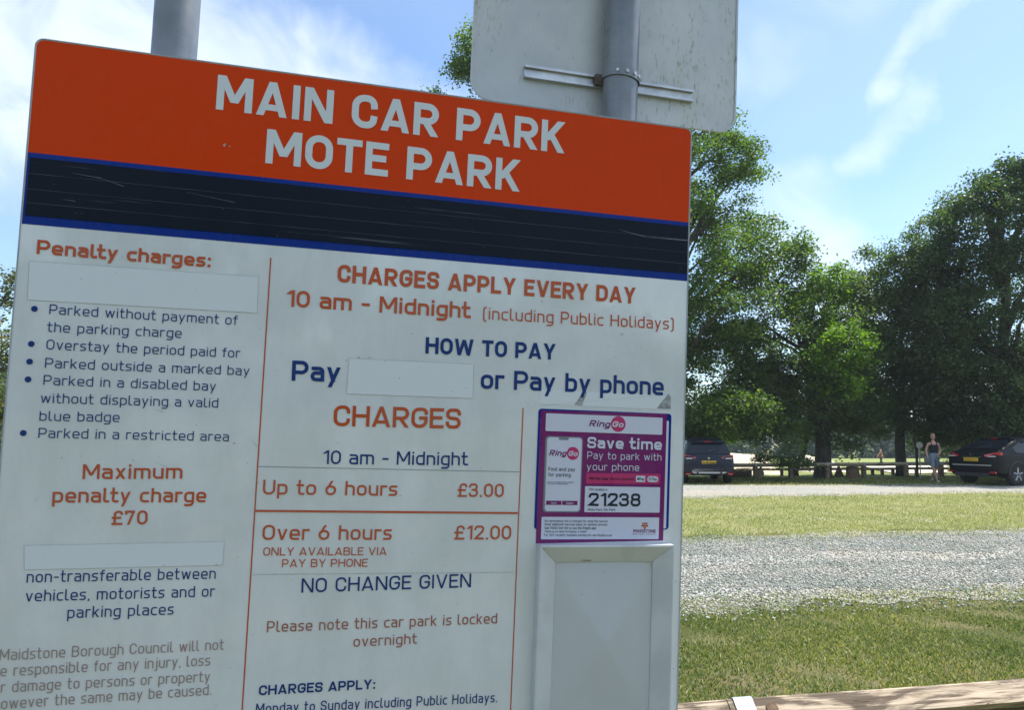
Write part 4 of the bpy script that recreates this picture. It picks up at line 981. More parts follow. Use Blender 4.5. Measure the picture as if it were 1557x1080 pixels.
for v in (.111, .52):
    c_ = MB()
    for dv in (-.0125, .0085): c_.box(.867, 1.249, v+dv, v+dv+.005, -.1002, -.0895)
    c_.box(.867, 1.249, v-.0073, v+.0083, -.1002, -.0970)
    on_back(c_, 'channel', alu)
    bnd = MB(); rr = .0385
    A_ = [(1.0655+rr*math.cos(t), v-.004*math.cos(t), -.06+rr*math.sin(t)) for t in np.linspace(-.35, math.pi+.35, 26)]
    V = []; 
    for (x, y, z) in A_: V += [(x, y-.009, z), (x, y+.009, z)]
    # arc in the u,z plane
    bnd.add(V, [(2*i, 2*i+1, 2*i+3, 2*i+2) for i in range(25)])
    V = []
    for (x, y, z) in A_: V += [(x+(x-1.0655)*.03, y+.009, z+(z+.06)*.03), (x+(x-1.0655)*.03, y-.009, z+(z+.06)*.03)]
    bnd.add(V, [(2*i, 2*i+1, 2*i+3, 2*i+2) for i in range(25)])
    on_back(bnd, 'clamp_band', galv, smooth=True)
    for t in (.35, .75, 1.15, 1.6, 2.1):
        p = Vector((1.0655+.0398*math.cos(t), v-.004*math.cos(t), -.06+.0398*math.sin(t))); d = Vector((math.cos(t), 0, math.sin(t)))
        on_back(MB().tube([p-d*.001, p+d*.0022], .0035, 8), 'rivet', alu)
    on_back(MB().box(1.018, 1.034, v-.010, v+.012, -.096, -.080), 'bracket', pm('rusty_steel', (.10, .09, .08), (.20, .16, .12), 60, .8, .3))

# ---------------------------------------------------------------- knee-rail fences
def wood(name, c1, c2, c3, sc=1.0):
    m = bpy.data.materials.new(name); m.use_nodes = True; T = NT(m.node_tree); b = m.node_tree.nodes['Principled BSDF']
    o = T.n('ShaderNodeTexCoord').outputs['Object']
    g = T.noise(T.mapping(o, (.9*sc, 14*sc, 14*sc), (.0, .05, .06)), 3.0, 8, .68, 1.2); f = T.noise(T.mapping(o, (1.2*sc, 4*sc, 4*sc)), 2.4, 5, .6, .8)
    cr_ = T.noise(T.mapping(o, (.45*sc, 12*sc, 12*sc), (.02, .07, .05), (4, 1, 2)), 2.3, 2, .4, .8)
    c = T.mix(T.ss(g, .36, .62), c1, c2); c = T.mix(T.m('MULTIPLY', T.ss(T.m('MULTIPLY', f, T.m('ADD', g, .45)), .44, .60), .85), c, c3)
    crack = T.ss(T.m('ABSOLUTE', T.m('SUBTRACT', cr_, .5)), .0, .010, 1, 0)
    c = T.mix(T.m('MULTIPLY', crack, .8), c, (.03, .02, .015))
    T.l(c, b.inputs['Base Color']); b.inputs['Roughness'].default_value = .88; b.inputs['Specular IOR Level'].default_value = .2
    bn = T.n('ShaderNodeBump'); bn.inputs['Strength'].default_value = .7; bn.inputs['Distance'].default_value = .004
    T.l(T.m('SUBTRACT', g, crack), bn.inputs['Height']); T.l(bn.outputs[0], b.inputs['Normal'])
    return m
m_wood = wood('weathered_timber', (.60, .49, .36), (.34, .26, .18), (.10, .075, .055))
m_wood2 = wood('old_rail_timber', (.58, .50, .36), (.42, .35, .25), (.18, .14, .10))  # tone lightened for the light the rail top catches
m_post2 = wood('dark_post_timber', (.20, .15, .10), (.32, .25, .16), (.09, .07, .05))
m_knot = pm('knot', (.20, .12, .06), (.10, .06, .035), 60, .8)
strap_m = pm('galvanised_strap', (.40, .44, .47), (.50, .54, .57), 25, .5, .2)
def knee_fence(name, label, A, B, H, side, joints, posts, wood_m, post_m, strap=True, sag=0):
    """diamond-set rail between A and B (ground points); joints/posts given as distances from A"""
    A = Vector((A[0], A[1], 0)); B = Vector((B[0], B[1], 0)); d = B-A; L = d.length; rz = math.atan2(d.y, d.x)
    root = empty(name, A, rz, label=label, cat='fence')
    h = side*math.sqrt(2)/2; js = [0]+joints+[L]
    for a, b_ in zip(js, js[1:]):
        m = MB(); n = max(2, int((b_-a)/.12)); V = []; c0 = .18
        pr = [(-h, 0), (-h*.9, h*.1*1), (-h*.10, h*.9), (h*.10, h*.9), (h*.9, h*.1), (h, 0), (h*.1, -h*.9), (-h*.1, -h*.9)]
        for i in range(n+1):
            x = a+.002+(b_-a-.004)*i/n; wob = math.sin(x*2.1+a)*.004
            for (y, z) in pr: V.append((x, y+wob*.6+rnd.uniform(-.0008, .0008), H-h+z+wob+rnd.uniform(-.0008, .0008)))
        k = len(pr); F = [(i*k+q, i*k+(q+1) % k, (i+1)*k+(q+1) % k, (i+1)*k+q) for i in range(n) for q in range(k)]
        F += [tuple(range(k-1, -1, -1)), tuple(n*k+q for q in range(k))]
        m.add(V, F); m.build('rail', wood_m, root)
    for p in posts:
        z0 = -.25; s = side*.62; tz_ = H-h
        pf = [(-s, z0), (s, z0), (s, tz_+.0), (s*.98, tz_-.004), (0, tz_-h-.004), (-s*.98, tz_-.004), (-s, tz_)]
        M = Matrix(((0, 0, 1, p-s), (1, 0, 0, 0), (0, 1, 0, 0), (0, 0, 0, 1)))
        MB().prism(pf, 0, 2*s, M).build('post', post_m, root, bevel=.004)
        if strap:
            e = .0035; sw = side*.40
            pr = [(-h-e, -h*.55), (-h-e, 0), (-h*.08, h*.92+e), (h*.08, h*.92+e), (h+e, 0), (h+e, -h*.55)]
            V = []
            for x in (p-sw, p+sw):
                for (y, z) in pr: V.append((x, y, H-h+z))
            for x in (p-sw, p+sw):
                for (y, z) in pr: V.append((x, y*1.035, H-h+z*1.035+.0012))
            F = [(i, i+1, 6+i+1, 6+i) for i in range(5)]+[(12+i, 18+i, 18+i+1, 12+i+1) for i in range(5)]+[(i, 12+i, 13+i, i+1) for i in range(5)]+[(6+i, 7+i, 19+i, 18+i) for i in range(5)]
            MB().add(V, F).build('strap', strap_m, root)
    return root
def on_height(px, py, h):
    d = ray(px, py); t = (h-EYE)/d.z; return Vector((d.x*t, d.y*t, h))
NH = .60
p0 = on_height(1030, 1069, NH); p1 = on_height(1557, 1029, NH); d = (p1-p0).normalized()
jp = on_height(1105, 1064, NH); A = p0-d*2.6; tj = (jp-p0).dot(d)+2.6
nf = knee_fence('knee_rail_fence', 'near weathered timber rail with a white metal strap in front of the tariff board', A, p1+d*1.2, NH, .100, [tj-1.9, tj, tj+1.85], [tj-1.9, tj+.066, tj+1.85], m_wood, m_wood)
# a knot beside the strap
kb = MB(); cxk = tj+.175
for r_, z_ in ((.021, 0), (.017, .003), (.012, .001), (.0075, -.002)):
    kb.add([], [])
V = []; F = []
prof = [(.022, .0), (.019, .004), (.013, .0025), (.008, .0045), (.001, .003)]
for r_, z_ in prof:
    for k in range(16):
        t = 2*math.pi*k/16; V.append((cxk+r_*1.25*math.cos(t), -.0355+(r_*math.sin(t))*.7071-z_*.707, NH-.0355+r_*math.sin(t)*.7071+z_*.707))
F = [(i*16+k, i*16+(k+1) % 16, (i+1)*16+(k+1) % 16, (i+1)*16+k) for i in range(4) for k in range(16)]+[tuple(4*16+k for k in range(16))]
MB().add(V, F).build('knot', m_knot, nf, smooth=True)

fa = Vector((at(640, 700, 27.4).x, 27.4, 0)); fb = Vector((at(1640, 700, 33.0).x, 33.0, 0)); L = (fb-fa).length
ps = []
for px in (670, 730, 790, 850, 910, 970, 1030, 1090, 1145, 1198, 1253, 1308, 1372, 1425, 1480, 1540, 1600):
    # distance along the fence of the post in that direction
    k = (px-778.5)/1200; dd = (fb-fa)/L; t = (k*fa.y*1.0-fa.x)/(dd.x-k*dd.y); ps.append(max(.1, min(L-.1, t)))
knee_fence('knee_rail_fence', 'long low timber rail fence with pale strap ends between the car park and the meadow', fa, fb, .62, .11, [ps[3], ps[6], ps[8], ps[11], ps[13], ps[15]], ps, m_wood2, m_post2)
la = Vector((at(1120, 700, 32.4).x, 32.4, 0)); lb = Vector((at(1450, 700, 33.6).x, 33.6, 0)); L = (lb-la).length
knee_fence('low_rail_fence', 'lower dark rail on short posts just behind the long timber fence', la, lb, .34, .085, [L*.45], [L*k for k in (.02, .1, .2, .5, .57, .615, .66, .71, .82, .93)], m_wood2, m_post2, strap=False)
# ---------------------------------------------------------------- cars
glass_m = pm('car_glass', (.012, .018, .028), rough=.06, spec=.35)
tyre_m = pm('tyre_rubber', (.018, .018, .018), rough=.85)
rim_m = pm('wheel_alloy', (.35, .36, .38), rough=.3, metal=.8)
blackp = pm('black_plastic', (.02, .021, .023), (.03, .03, .032), 40, .6)
red_l = pm('red_lens', (.45, .02, .03), rough=.12, coat=1)
clear_l = pm('clear_lens', (.62, .55, .55), rough=.15, coat=1)
plate_m = pm('yellow_plate', (.72, .48, .03), rough=.35)
plate_t = pm('plate_letters', (.03, .025, .01), rough=.5)
skid_m = pm('silver_skid', (.42, .42, .41), rough=.5)
chrome = pm('chrome', (.7, .7, .72), rough=.15, metal=1)
def car(label, paint, st, wheels, gl, lightz, plate_z, plate_txt, loc, rz, sc=1.0, skid=None, r=.35, side_gl=None, group=None, rear=None):
    """st: stations (y from the rear bumper, z bottom, half width, waist z, roof half width, roof z)"""
    root = empty('parked_car', loc, rz, label=label, cat='car'); root.scale = (sc,)*3
    V = []; F = []
    def sec(s):
        y, zb, w_, zw, wr, zr = s
        return [(0, zb), (w_*.86, zb), (w_*.985, zb+.09), (w_, zb+(zw-zb)*.55), (w_*.985, zw-.06), (w_*.93, zw), (wr+(w_*.93-wr)*.5, zw+(zr-zw)*.5), (wr, zr-.05*min(1, (zr-zw)*3)), (wr*.86, zr-.005), (wr*.4, zr+.012), (0, zr+.018)]
    k = 11
    for s in st:
        h = sec(s)
        V += [(x, s[0], z) for x, z in h]+[(-x, s[0], z) for x, z in h[1:-1]]
    m = 2*k-2
    order = list(range(k))+[k+(k-2)-1-i for i in range(k-2)]
    for i in range(len(st)-1):
        for j in range(m):
            a, b_ = order[j], order[(j+1) % m]; F.append((i*m+a, i*m+b_, (i+1)*m+b_, (i+1)*m+a))
    F.append(tuple(order[::-1])); F.append(tuple((len(st)-1)*m+o for o in order))
    mb = MB().add(V, F); me = bpy.data.meshes.new('body'); me.from_pydata(mb.v, [], mb.f)
    bm = bmesh.new(); bm.from_mesh(me); bmesh.ops.recalc_face_normals(bm, faces=bm.faces)
    bm.to_mesh(me); bm.free(); me.shade_smooth()
    try: me.set_sharp_from_angle(angle=rad(34))
    except Exception: pass
    body = link_mesh('body', me, root, paint)
    def interp(y):
        for a, b_ in zip(st, st[1:]):
            if a[0] <= y <= b_[0]:
                t = (y-a[0])/(b_[0]-a[0]); return [p+(q-p)*t for p, q in zip(a, b_)]
        return st[-1]
    # rear screen between two stations
    ya, yb = gl; n = 6; V = []; F = []
    for i in range(n+1):
        s = interp(ya+(yb-ya)*i/n); wr, zr = s[4], s[5]
        for x in (-.94, -.5, 0, .5, .94): V.append((x*wr, s[0]-.012, zr+.012+(.012 if abs(x) < .9 else -.012)))
    F = [(i*5+j, i*5+j+1, i*5+j+6, i*5+j+5) for i in range(n) for j in range(4)]
    MB().add(V, F).build('rear_screen', glass_m, root, smooth=True)
    # side windows
    for sgn in (-1, 1):
        for (y0, y1) in side_gl:
            V = []; F = []; n = 5
            for i in range(n+1):
                s = interp(y0+(y1-y0)*i/n); h = sec(s); lo, mid, hi = h[5], h[6], h[7]
                for (x, z), dz in ((lo, .02), (mid, 0), (hi, -.02)): V.append((sgn*(x+.008), s[0], z+dz))
            F = [(i*3+j, i*3+j+1, i*3+j+4, i*3+j+3) for i in range(n) for j in range(2)]
            MB().add(V, F).build('side_window', glass_m, root, smooth=True)
        # wing mirror
        s = interp(st[-1][0]*.70); mm = MB().box(sgn*s[2]*.95, sgn*(s[2]*.95+.20), s[0], s[0]+.08, s[3]+.02, s[3]+.16); mm.build('wing_mirror', paint, root, bevel=.02)
    for wy in wheels:
        for sgn in (-1, 1):
            x1 = sgn*(interp(wy)[2]-.015); x0 = x1-sgn*.22
            wv = MB(); wv.tube([(x0, wy, r), (x0+sgn*.02, wy, r), (x1-sgn*.02, wy, r), (x1, wy, r)], [r*.94, r, r, r*.93], 28); ww = wv.build('wheel', tyre_m, root, smooth=True)
            rm_ = MB(); rm_.tube([(x1-sgn*.03, wy, r), (x1+sgn*.002, wy, r)], [r*.64, r*.66], 24)
            rm_.build('rim', blackp, ww)
            for q in range(5):
                t = 2*math.pi*q/5+.3; c_, s_ = math.cos(t), math.sin(t); sp_ = MB()
                sp_.tube([(x1+sgn*.004, wy+c_*.04, r+s_*.04), (x1+sgn*.008, wy+c_*r*.62, r+s_*r*.62)], [.034, .024], 6); sp_.build('spoke', rim_m, ww)
            ar = MB(); pts = [(x1+sgn*.012, wy+math.cos(t)*(r+.05), r+math.sin(t)*(r+.05)) for t in np.linspace(.0, math.pi, 13)]
            ar.tube(pts, .028, 6); ar.build('wheel_arch', blackp, root)
    y0 = rear
    for sgn in (-1, 1):
        w0 = interp(.08)[2]; z = lightz
        lt = MB(); V = [(sgn*w0*.50, y0-.010, z+.02), (sgn*w0*.90, y0-.0+.03, z+.105), (sgn*w0*1.01, y0+.16, z+.11), (sgn*w0*1.01, y0+.16, z-.06), (sgn*w0*.92, y0+.02, z-.10), (sgn*w0*.56, y0-.012, z-.035)]
        V2 = [(x, y+.10, zz) for x, y, zz in V]; n = 6
        lt.add(V+V2, [tuple(range(n)), tuple(range(2*n-1, n-1, -1))]+[(i, (i+1) % n, n+(i+1) % n, n+i) for i in range(n)])
        lo = lt.build('tail_light', red_l, root)
        MB().box(sgn*w0*.66, sgn*w0*.92, y0-.016, y0+.05, z-.038, z-.002).build('lens_strip', clear_l, lo)
        MB().box(sgn*w0*.74, sgn*w0*.94, y0-.05, y0+.02, plate_z-.44, plate_z-.385).build('reflector', red_l, root)
    p = MB().box(-.26, .26, y0-.035, y0-.022, plate_z-.056, plate_z+.056).build('number_plate', plate_m, root)
    V, F = text_geo(plate_txt, -225, -36, 225, -36, 72, .17, 0, 0)
    MB().add([(x, y0-.037, plate_z+y) for x, y, z in V], F).build('plate_lettering', plate_t, p)
    MB().box(-.34, .34, y0-.018, y0+.03, plate_z+.07, plate_z+.10).build('tailgate_trim', chrome if skid is None else blackp, root, bevel=.006)
    MB().tube([(0, y0-.03, plate_z+.155), (0, y0-.012, plate_z+.155)], .04, 18).build('round_badge', chrome, root)
    if skid:
        s = MB().prism([(-.62, skid[0]+.04), (-.52, skid[0]), (.52, skid[0]), (.62, skid[0]+.04), (.60, skid[1]-.05), (.52, skid[1]), (-.52, skid[1]), (-.60, skid[1]-.05)], -.035, .05, Matrix(((1, 0, 0, 0), (0, 0, 1, y0), (0, 1, 0, 0), (0, 0, 0, 1)))); s.build('skid_plate', skid_m, root)
        for x in (-.42, .42): MB().tube([(x, y0-.06, skid[0]+.03), (x, y0+.05, skid[0]+.03)], .035, 12).build('exhaust_tip', blackp, root)
    else:
        MB().box(-.62, .62, y0-.02, y0+.05, .30, .42).build('lower_bumper', blackp, root, bevel=.02)
        MB().box(-.70, .70, y0-.028, y0+.03, plate_z-.20, plate_z-.17).build('bumper_crease', skid_m, root)
    s = interp(yb); MB().box(-s[4]*.88, s[4]*.88, s[0]-.16, s[0]+.12, s[5]-.012, s[5]+.028).build('roof_spoiler', paint, root, bevel=.01)
    MB().box(-.13, .13, s[0]-.166, s[0]-.155, s[5]-.005, s[5]+.02).build('brake_light', red_l, root)
    a_ = interp(ya+.03); b2 = interp((ya+yb)/2)
    MB().tube([(.0, a_[0]-.05, a_[5]+.06), (.34, (a_[0]+b2[0])/2-.05, a_[5]+.11)], .014, 6).build('rear_wiper', blackp, root)
    return root
navy = pm('navy_paint', (.008, .012, .026), (.011, .016, .032), 3, .30, .0, coat=.12, spec=.25)
black = pm('black_paint', (.004, .005, .008), (.006, .008, .011), 3, .34, .0, coat=.05, spec=.14)
suv = [(0, .46, .76, .74, .68, .80), (.04, .38, .88, .92, .78, 1.02), (.10, .34, .91, .98, .80, 1.08), (.36, .32, .92, 1.0, .66, 1.56), (.55, .31, .925, 1.0, .67, 1.63), (1.2, .28, .925, .99, .69, 1.68), (2.1, .26, .92, .98, .70, 1.67), (2.8, .27, .92, .97, .66, 1.58), (3.45, .28, .92, .96, .74, 1.09), (4.2, .30, .88, .88, .70, .96), (4.5, .40, .74, .70, .55, .76)]
pY = 26.9; pX = at(1079, 737, pY).x
car('dark blue family car seen from behind at the right edge of the tariff board', navy, suv, (.86, 3.55), (.105, .35), .965, .80, 'GX15 EUL', (pX, pY, 0), rad(-4), .93, skid=(.40, .56), side_gl=((.62, 1.5), (1.56, 2.7)), rear=.035)
coupe = [(0, .50, .78, .82, .70, .88), (.05, .38, .90, 1.02, .80, 1.06), (.14, .33, .935, 1.06, .80, 1.12), (.40, .31, .945, 1.07, .76, 1.19), (1.35, .29, .95, 1.05, .62, 1.56), (1.8, .27, .945, 1.04, .63, 1.61), (2.3, .26, .94, 1.03, .64, 1.60), (2.8, .27, .94, 1.02, .62, 1.52), (3.5, .28, .93, 1.00, .74, 1.12), (4.35, .30, .89, .90, .70, .98), (4.67, .42, .74, .70, .55, .78)]
pY = 26.6; pX = at(1470, 733, pY).x
car('black coupe-backed car parked in tree shade beside the walking woman', black, coupe, (.90, 3.72), (.42, 1.33), .99, .86, 'GU23 KVY', (pX+.2, pY, 0), rad(-68), 1.0, side_gl=((.95, 1.75), (1.82, 2.85)), rear=-.0, r=.37)

# ---------------------------------------------------------------- people
def skin_mesh(name, joints, bones, mat, parent, sub=2, root_v=0):
    """joints: [(pos, radius)], bones: index pairs -> one smooth skin"""
    me = bpy.data.meshes.new(name+'_frame'); me.from_pydata([j[0] for j in joints], bones, [])
    o = bpy.data.objects.new(name, me); col.objects.link(o)
    o.modifiers.new('s', 'SKIN'); sv = me.skin_vertices[0].data
    for i, j in enumerate(joints):
        rr = j[1] if isinstance(j[1], tuple) else (j[1], j[1]); sv[i].radius = rr; sv[i].use_root = (i == root_v)
    q = o.modifiers.new('u', 'SUBSURF'); q.levels = sub; q.render_levels = sub
    dg = bpy.context.evaluated_depsgraph_get(); dg.update(); nm = bpy.data.meshes.new_from_object(o.evaluated_get(dg)); nm.name = name
    bpy.data.objects.remove(o); nm.shade_smooth(); nm.materials.clear()
    return link_mesh(name, nm, parent, mat)
def ell(c, r, n=14, m=10, keep=None):
    V = []; F = []
    for j in range(m+1):
        t = math.pi*j/m
        for i in range(n): p = 2*math.pi*i/n; V.append((c[0]+r[0]*math.sin(t)*math.cos(p), c[1]+r[1]*math.sin(t)*math.sin(p), c[2]+r[2]*math.cos(t)))
    for j in range(m):
        for i in range(n): 
            f = (j*n+i, j*n+(i+1) % n, (j+1)*n+(i+1) % n, (j+1)*n+i)
            if keep is None or all(keep(V[q]) for q in f): F.append(f)
    return V, F
def loft(secs, n=18):
    """secs: (cx, cy, z, rx, ry)"""
    V = [(cx+rx*math.cos(2*math.pi*k/n), cy+ry*math.sin(2*math.pi*k/n), z) for cx, cy, z, rx, ry in secs for k in range(n)]
    F = [(i*n+k, i*n+(k+1) % n, (i+1)*n+(k+1) % n, (i+1)*n+k) for i in range(len(secs)-1) for k in range(n)]
    return V, F
skin_m = pm('skin', (.46, .27, .20), (.50, .30, .22), 20, .55)
hair_m = pm('fair_hair', (.26, .17, .09), (.16, .10, .05), 60, .6)
top_m = pm('black_cotton', (.012, .012, .018), rough=.9)
short_m = pm('blue_grey_denim', (.15, .21, .27), (.19, .26, .32), 60, .9)
shoe_m = pm('pale_canvas', (.55, .50, .45), rough=.8)
dark_pl = pm('dark_lens', (.01, .01, .012), rough=.1)
f0 = G(1422, 734)
# woman walking towards the car park; local axes: -y faces the camera, right foot crossing in front
wm = empty('person', (f0.x, f0.y, 0), rad(-6), label='woman in black top and blue grey shorts walking on the gravel edge, dark glasses on', cat='person'); wm.scale = (1.0,)*3
J = [((0, 0, .92), (.135, .10)), ((.0, .0, 1.04), (.115, .085)), ((0, .0, 1.18), (.125, .09)), ((0, .01, 1.33), (.145, .09)), ((0, .012, 1.41), (.085, .06)), ((0, .0, 1.47), .048), ((0, -.01, 1.52), .05),
     # left side of picture arm (bent, hand by the hip carrying)
     ((-.165, .0, 1.37), .052), ((-.235, .035, 1.15), .040), ((-.27, -.10, .98), .032), ((-.275, -.16, .93), .026),
     # other arm: bent with hand at the belly
     ((.165, .0, 1.37), .052), ((.225, .03, 1.14), .040), ((.14, -.13, 1.00), .032), ((.09, -.17, .99), .026),
     # legs: one forward (towards camera), one behind
     ((-.085, 0, .86), .092), ((-.075, -.10, .48), .058), ((-.045, -.20, .27), .050), ((-.02, -.24, .08), .034), ((-.02, -.30, .035), .034), ((-.02, -.37, .03), .028),
     ((.085, .0, .86), .092), ((.075, .06, .49), .058), ((.035, .22, .28), .050), ((.02, .34, .13), .034), ((.02, .31, .06), .034), ((.02, .25, .035), .028)]
Bn = [(0, 1), (1, 2), (2, 3), (3, 4), (4, 5), (5, 6), (3, 7), (7, 8), (8, 9), (9, 10), (3, 11), (11, 12), (12, 13), (13, 14), (0, 15), (15, 16), (16, 17), (17, 18), (18, 19), (19, 20), (0, 21), (21, 22), (22, 23), (23, 24), (24, 25), (25, 26)]
bodyo = skin_mesh('body', J, Bn, skin_m, wm)
hd = MB(); V, F = ell((0, -.02, 1.615), (.072, .088, .108), 18, 14); hd.add(V, F); V, F = ell((.0, -.108, 1.605), (.013, .018, .022), 8, 6); hd.add(V, F)
for s_ in (-1, 1): V, F = ell((s_*.072, -.01, 1.61), (.012, .022, .03), 8, 6); hd.add(V, F)
V, F = ell((0, -.098, 1.566), (.024, .010, .008), 8, 6); hd.add(V, F)
hd.build('head', skin_m, wm, smooth=True)
V, F = ell((0, .005, 1.635), (.083, .098, .105), 18, 14, keep=lambda p: p[1] > -.045 or p[2] > 1.695); hm = MB().add(V, F); V, F = ell((0, .085, 1.70), (.045, .05, .045), 10, 8); hm.add(V, F); hm.build('hair', hair_m, wm, smooth=True)
sg = MB()
for s_ in (-1, 1): V, F = ell((s_*.031, -.100, 1.628), (.028, .010, .020), 12, 8); sg.add(V, F)
sg.box(-.075, .075, -.096, -.09, 1.634, 1.642); sg.build('sunglasses', dark_pl, wm)
V, F = loft([(0, 0, 1.005, .138, .108), (0, 0, 1.10, .130, .100), (0, -.005, 1.20, .142, .115), (0, -.008, 1.29, .150, .118), (0, 0, 1.325, .130, .105)], 20); tp = MB().add(V, F)
for s_ in (-1, 1): tp.tube([(s_*.085, -.095, 1.31), (s_*.09, -.055, 1.41), (s_*.09, .03, 1.42), (s_*.085, .09, 1.32)], .014, 6)
tp.build('tank_top', top_m, wm, smooth=True)
V, F = loft([(0, 0, 1.03, .140, .108), (0, 0, .95, .165, .122), (0, 0, .84, .178, .125), (0, 0, .80, .17, .12)], 22); sh = MB().add(V, F)
V, F = loft([(-.085, -.01, .86, .098, .115), (-.092, -.05, .70, .098, .108), (-.088, -.085, .56, .092, .098)], 16); sh.add(V, F)
V, F = loft([(.085, .01, .86, .098, .115), (.092, .025, .70, .098, .108), (.088, .045, .56, .092, .098)], 16); sh.add(V, F); sh.build('shorts', short_m, wm, smooth=True)
for c_, pit in (((-.02, -.31, .035), 0), ((.02, .29, .06), -.5)):
    V, F = ell((0, 0, 0), (.045, .13, .045), 12, 8); M = Matrix.Translation(c_) @ Matrix.Rotation(pit, 4, 'X')
    MB().add([M @ Vector((p[0], p[1], max(p[2], -.032))) for p in V], F).build('shoe', shoe_m, wm, smooth=True)
def hand(c, parent, curl, s):
    h_ = MB(); V, F = ell(c, (.030, .022, .045), 10, 8); h_.add(V, F); c = Vector(c)
    for i in range(4):
        b0 = c+Vector((s*(-.022+.015*i), -.008, -.035)); L = (.050, .058, .055, .042)[i]
        h_.tube([b0, b0+Vector((0, -L*.35*curl, -L*.45)), b0+Vector((0, -L*.15*curl-.01, -L*.9))], [.009, .008, .006], 6)
    h_.tube([c+Vector((s*.026, -.01, .01)), c+Vector((s*.045, -.022, -.015)), c+Vector((s*.042, -.03, -.04))], [.010, .009, .007], 6)
    h_.build('hand', skin_m, parent, smooth=True)
hand((-.275, -.165, .895), wm, 1, 1); hand((.075, -.175, .975), wm, 1, -1)
hb = empty('handbag', (f0.x-.30, f0.y-.13, .72), 0, label='small dark bag hanging from the hand of the woman in shorts', cat='bag')
MB().prism(rrect(-.10, 0, .10, .15, .03), -.04, .04, Matrix(((1, 0, 0, 0), (0, 0, 1, 0), (0, 1, 0, 0), (0, 0, 0, 1)))).build('pouch', pm('grey_pouch', (.10, .10, .11), (.22, .22, .24), 30, .7), hb, smooth=False)
MB().tube([(-.07, 0, .14), (-.02, 0, .20), (.03, 0, .20), (.07, 0, .14)], .007, 6).build('handle', dark_pl, hb)

# child beyond the rail
k0 = G(1340, 711); s_ = .95/1.7
kd = empty('person', (k0.x, k0.y, gz_at(k0.y)+.05), rad(25), label='small distant figure in a brown top striding along the pale path beyond the rail', cat='person'); kd.scale = (s_*1.05,)*3
J2 = [(p, r_) for p, r_ in J]; J2[16] = ((-.09, -.16, .48), .058); J2[17] = ((-.10, -.26, .27), .05); J2[18] = ((-.10, -.36, .08), .036); J2[19] = ((-.10, -.42, .04), .034); J2[20] = ((-.10, -.48, .035), .03)
J2[8] = ((-.24, .12, 1.13), .042); J2[9] = ((-.27, .16, .94), .034); J2[10] = ((-.27, .17, .88), .028)
br = pm('brown_top', (.12, .06, .03), (.17, .085, .04), 30, .9)
skin_mesh('body', J2, Bn, skin_m, kd)
V, F = ell((0, -.02, 1.60), (.085, .095, .115), 14, 10); MB().add(V, F).build('head', skin_m, kd, smooth=True)
V, F = ell((0, .005, 1.63), (.095, .105, .105), 14, 10, keep=lambda p: p[1] > -.05 or p[2] > 1.69); MB().add(V, F).build('hair', hair_m, kd, smooth=True)
V, F = loft([(0, 0, .86, .17, .125), (0, 0, 1.10, .16, .12), (0, 0, 1.30, .175, .125), (0, 0, 1.40, .13, .09)], 16); MB().add(V, F).build('jumper', br, kd, smooth=True)
V, F = loft([(-.085, 0, .90, .11, .12), (-.09, -.15, .48, .085, .09), (-.10, -.34, .12, .06, .07)], 12); tr_ = MB().add(V, F); V, F = loft([(.085, 0, .90, .11, .12), (.08, .06, .48, .085, .09), (.02, .30, .15, .06, .07)], 12); tr_.add(V, F)
tr_.build('trousers', pm('dark_trousers', (.03, .035, .03), rough=.9), kd, smooth=True)

# ---------------------------------------------------------------- stumps, logs and a slim post by the fence
log_b = pm('log_bark', (.14, .085, .05), (.26, .18, .12), 14, .95, bump=.9, bdist=.03); log_e = pm('sawn_end', (.34, .25, .17), (.46, .38, .28), 9, .9)
def log(label, c, r, L, rz, rx=90, name='log'):
    o = empty(name, c, rz, label=label, cat='log' if name == 'log' else 'tree stump')
    m = MB(); n = 16; V = []; F = []
    for i in range(7):
        for k in range(n): t = 2*math.pi*k/n; q = r*(1+.07*math.sin(3*t+i)+rnd.uniform(-.03, .03)); V.append((L*(i/6-.5), q*math.cos(t), r+q*math.sin(t)))
    F = [(i*n+k, i*n+(k+1) % n, (i+1)*n+(k+1) % n, (i+1)*n+k) for i in range(6) for k in range(n)]
    m.add(V, F); m.build('bark', log_b, o)
    for e in (0, 6): MB().add([V[e*n+k] for k in range(n)], [tuple(range(n))]).build('cut_end', log_e, o)
    return o
p = G(1154, 729); log('round log standing its sawn end to the car park by the fence post', (p.x, p.y, 0), .19, .5, rad(75))
p = G(1128, 728); log('long thin log lying in the grass right of the blue car', (p.x, p.y+.6, 0), .11, 1.1, rad(8))
p = G(1134, 726); log('second log resting behind the long thin log', (p.x+.1, p.y+1.1, .02), .13, .9, rad(-10))
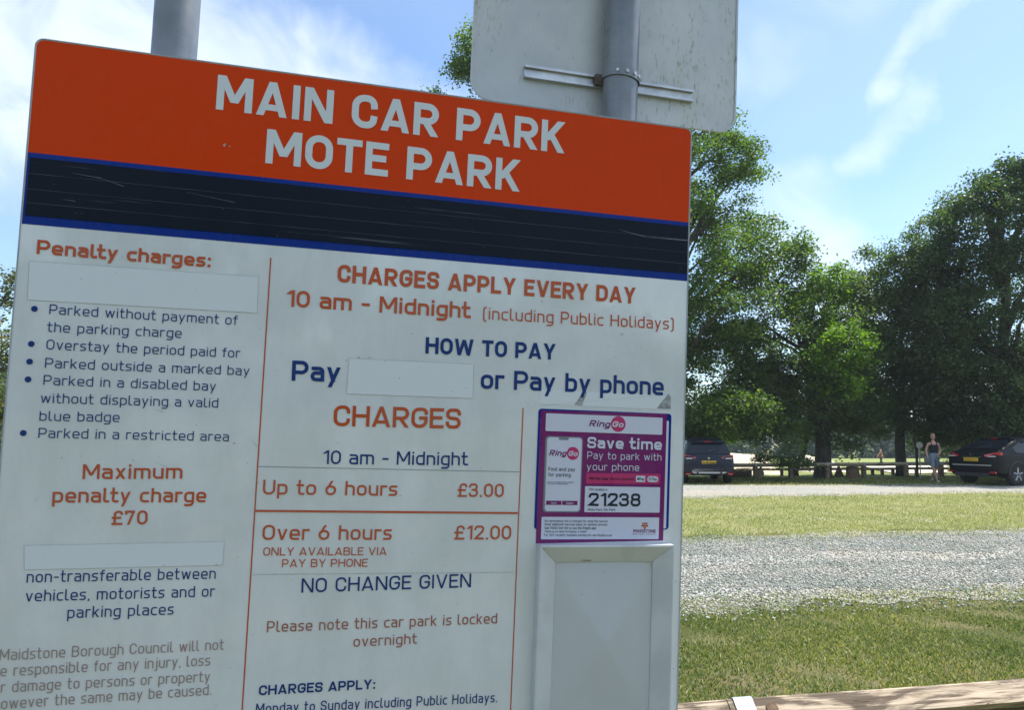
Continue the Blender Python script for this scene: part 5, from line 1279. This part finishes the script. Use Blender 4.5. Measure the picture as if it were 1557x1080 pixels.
def stump(label, px, py, w_, h_, kind):
    p = G(px, py); o = empty('tree_stump', tuple(p), rad(rnd.uniform(-20, 20)), label=label, cat='tree stump')
    n = 18; V = []; F = []; rings = 7
    for i in range(rings):
        z = h_*i/(rings-1)
        for k in range(n):
            t = 2*math.pi*k/n
            if kind == 'spike': q = w_*((1-i/(rings-1))**.8*.9+.08)*(1+.18*math.sin(4*t+1)*(1-i/6))
            else: q = w_*(.80+.35*(1-i/6)**4*(1+.4*math.sin(5*t)))*(1+.05*math.sin(3*t+i))
            V.append((q*math.cos(t), q*.8*math.sin(t), z+rnd.uniform(-.01, .01)*(i > 0)+(.05*math.sin(2*t) if i == rings-1 and kind != 'spike' else 0)-(.06 if i == 0 else 0)))
    F = [(i*n+k, i*n+(k+1) % n, (i+1)*n+(k+1) % n, (i+1)*n+k) for i in range(rings-1) for k in range(n)]
    MB().add(V, F).build('bark', log_b, o)
    MB().add(V[-n:], [tuple(range(n))]).build('cut_top', log_e if kind != 'spike' else log_b, o)
stump('pointed rotten stump between the thick trunk and the wide stump', 1276, 726.5, .20, .47, 'spike')
stump('wide flat topped red brown stump against the fence post', 1297, 728, .30, .44, 'block')
p = G(1400, 728); o = empty('post_sign', (p.x, p.y, 0), 0, label='slim pale post with a small round sign left of the walking woman', cat='sign')
MB().tube([(0, 0, -.1), (0, 0, 1.35)], .025, 8).build('post', pm('pale_pole', (.40, .42, .40), rough=.6), o)
MB().tube([(0, -.045, 1.28), (0, -.03, 1.28)], .13, 20).build('disc', pm('round_plate', (.42, .36, .30), (.5, .45, .4), 12, .6), o)
p = G(1407, 729); o = empty('sapling', (p.x, p.y+.6, 0), 0, label='thin dark sapling trunk just left of the walking woman', cat='tree')
MB().tube([(0, 0, -.1), (.02, 0, .9), (-.02, 0, 2.0), (.04, 0, 3.2)], [.06, .05, .045, .03], 8).build('trunk', m_bark, o, smooth=True)
# ---------------------------------------------------------------- the day's thin haze, added to lift the tree shadows
hz = MB().box(-3200, 3200, -120, 2700, -4.2, 21).build('haze', None); hz['kind'] = 'stuff'; tag(hz, 'thin summer haze over the whole park, added to lift the tree shadows', 'haze')
hm_ = bpy.data.materials.new('thin_haze'); hm_.use_nodes = True; ht = hm_.node_tree; ht.nodes.remove(ht.nodes['Principled BSDF'])
pv = ht.nodes.new('ShaderNodeVolumePrincipled'); pv.inputs['Color'].default_value = (.80, .90, 1, 1); pv.inputs['Density'].default_value = .00045; pv.inputs['Anisotropy'].default_value = .2
ht.links.new(pv.outputs[0], ht.nodes['Material Output'].inputs['Volume']); hz.data.materials.append(hm_)
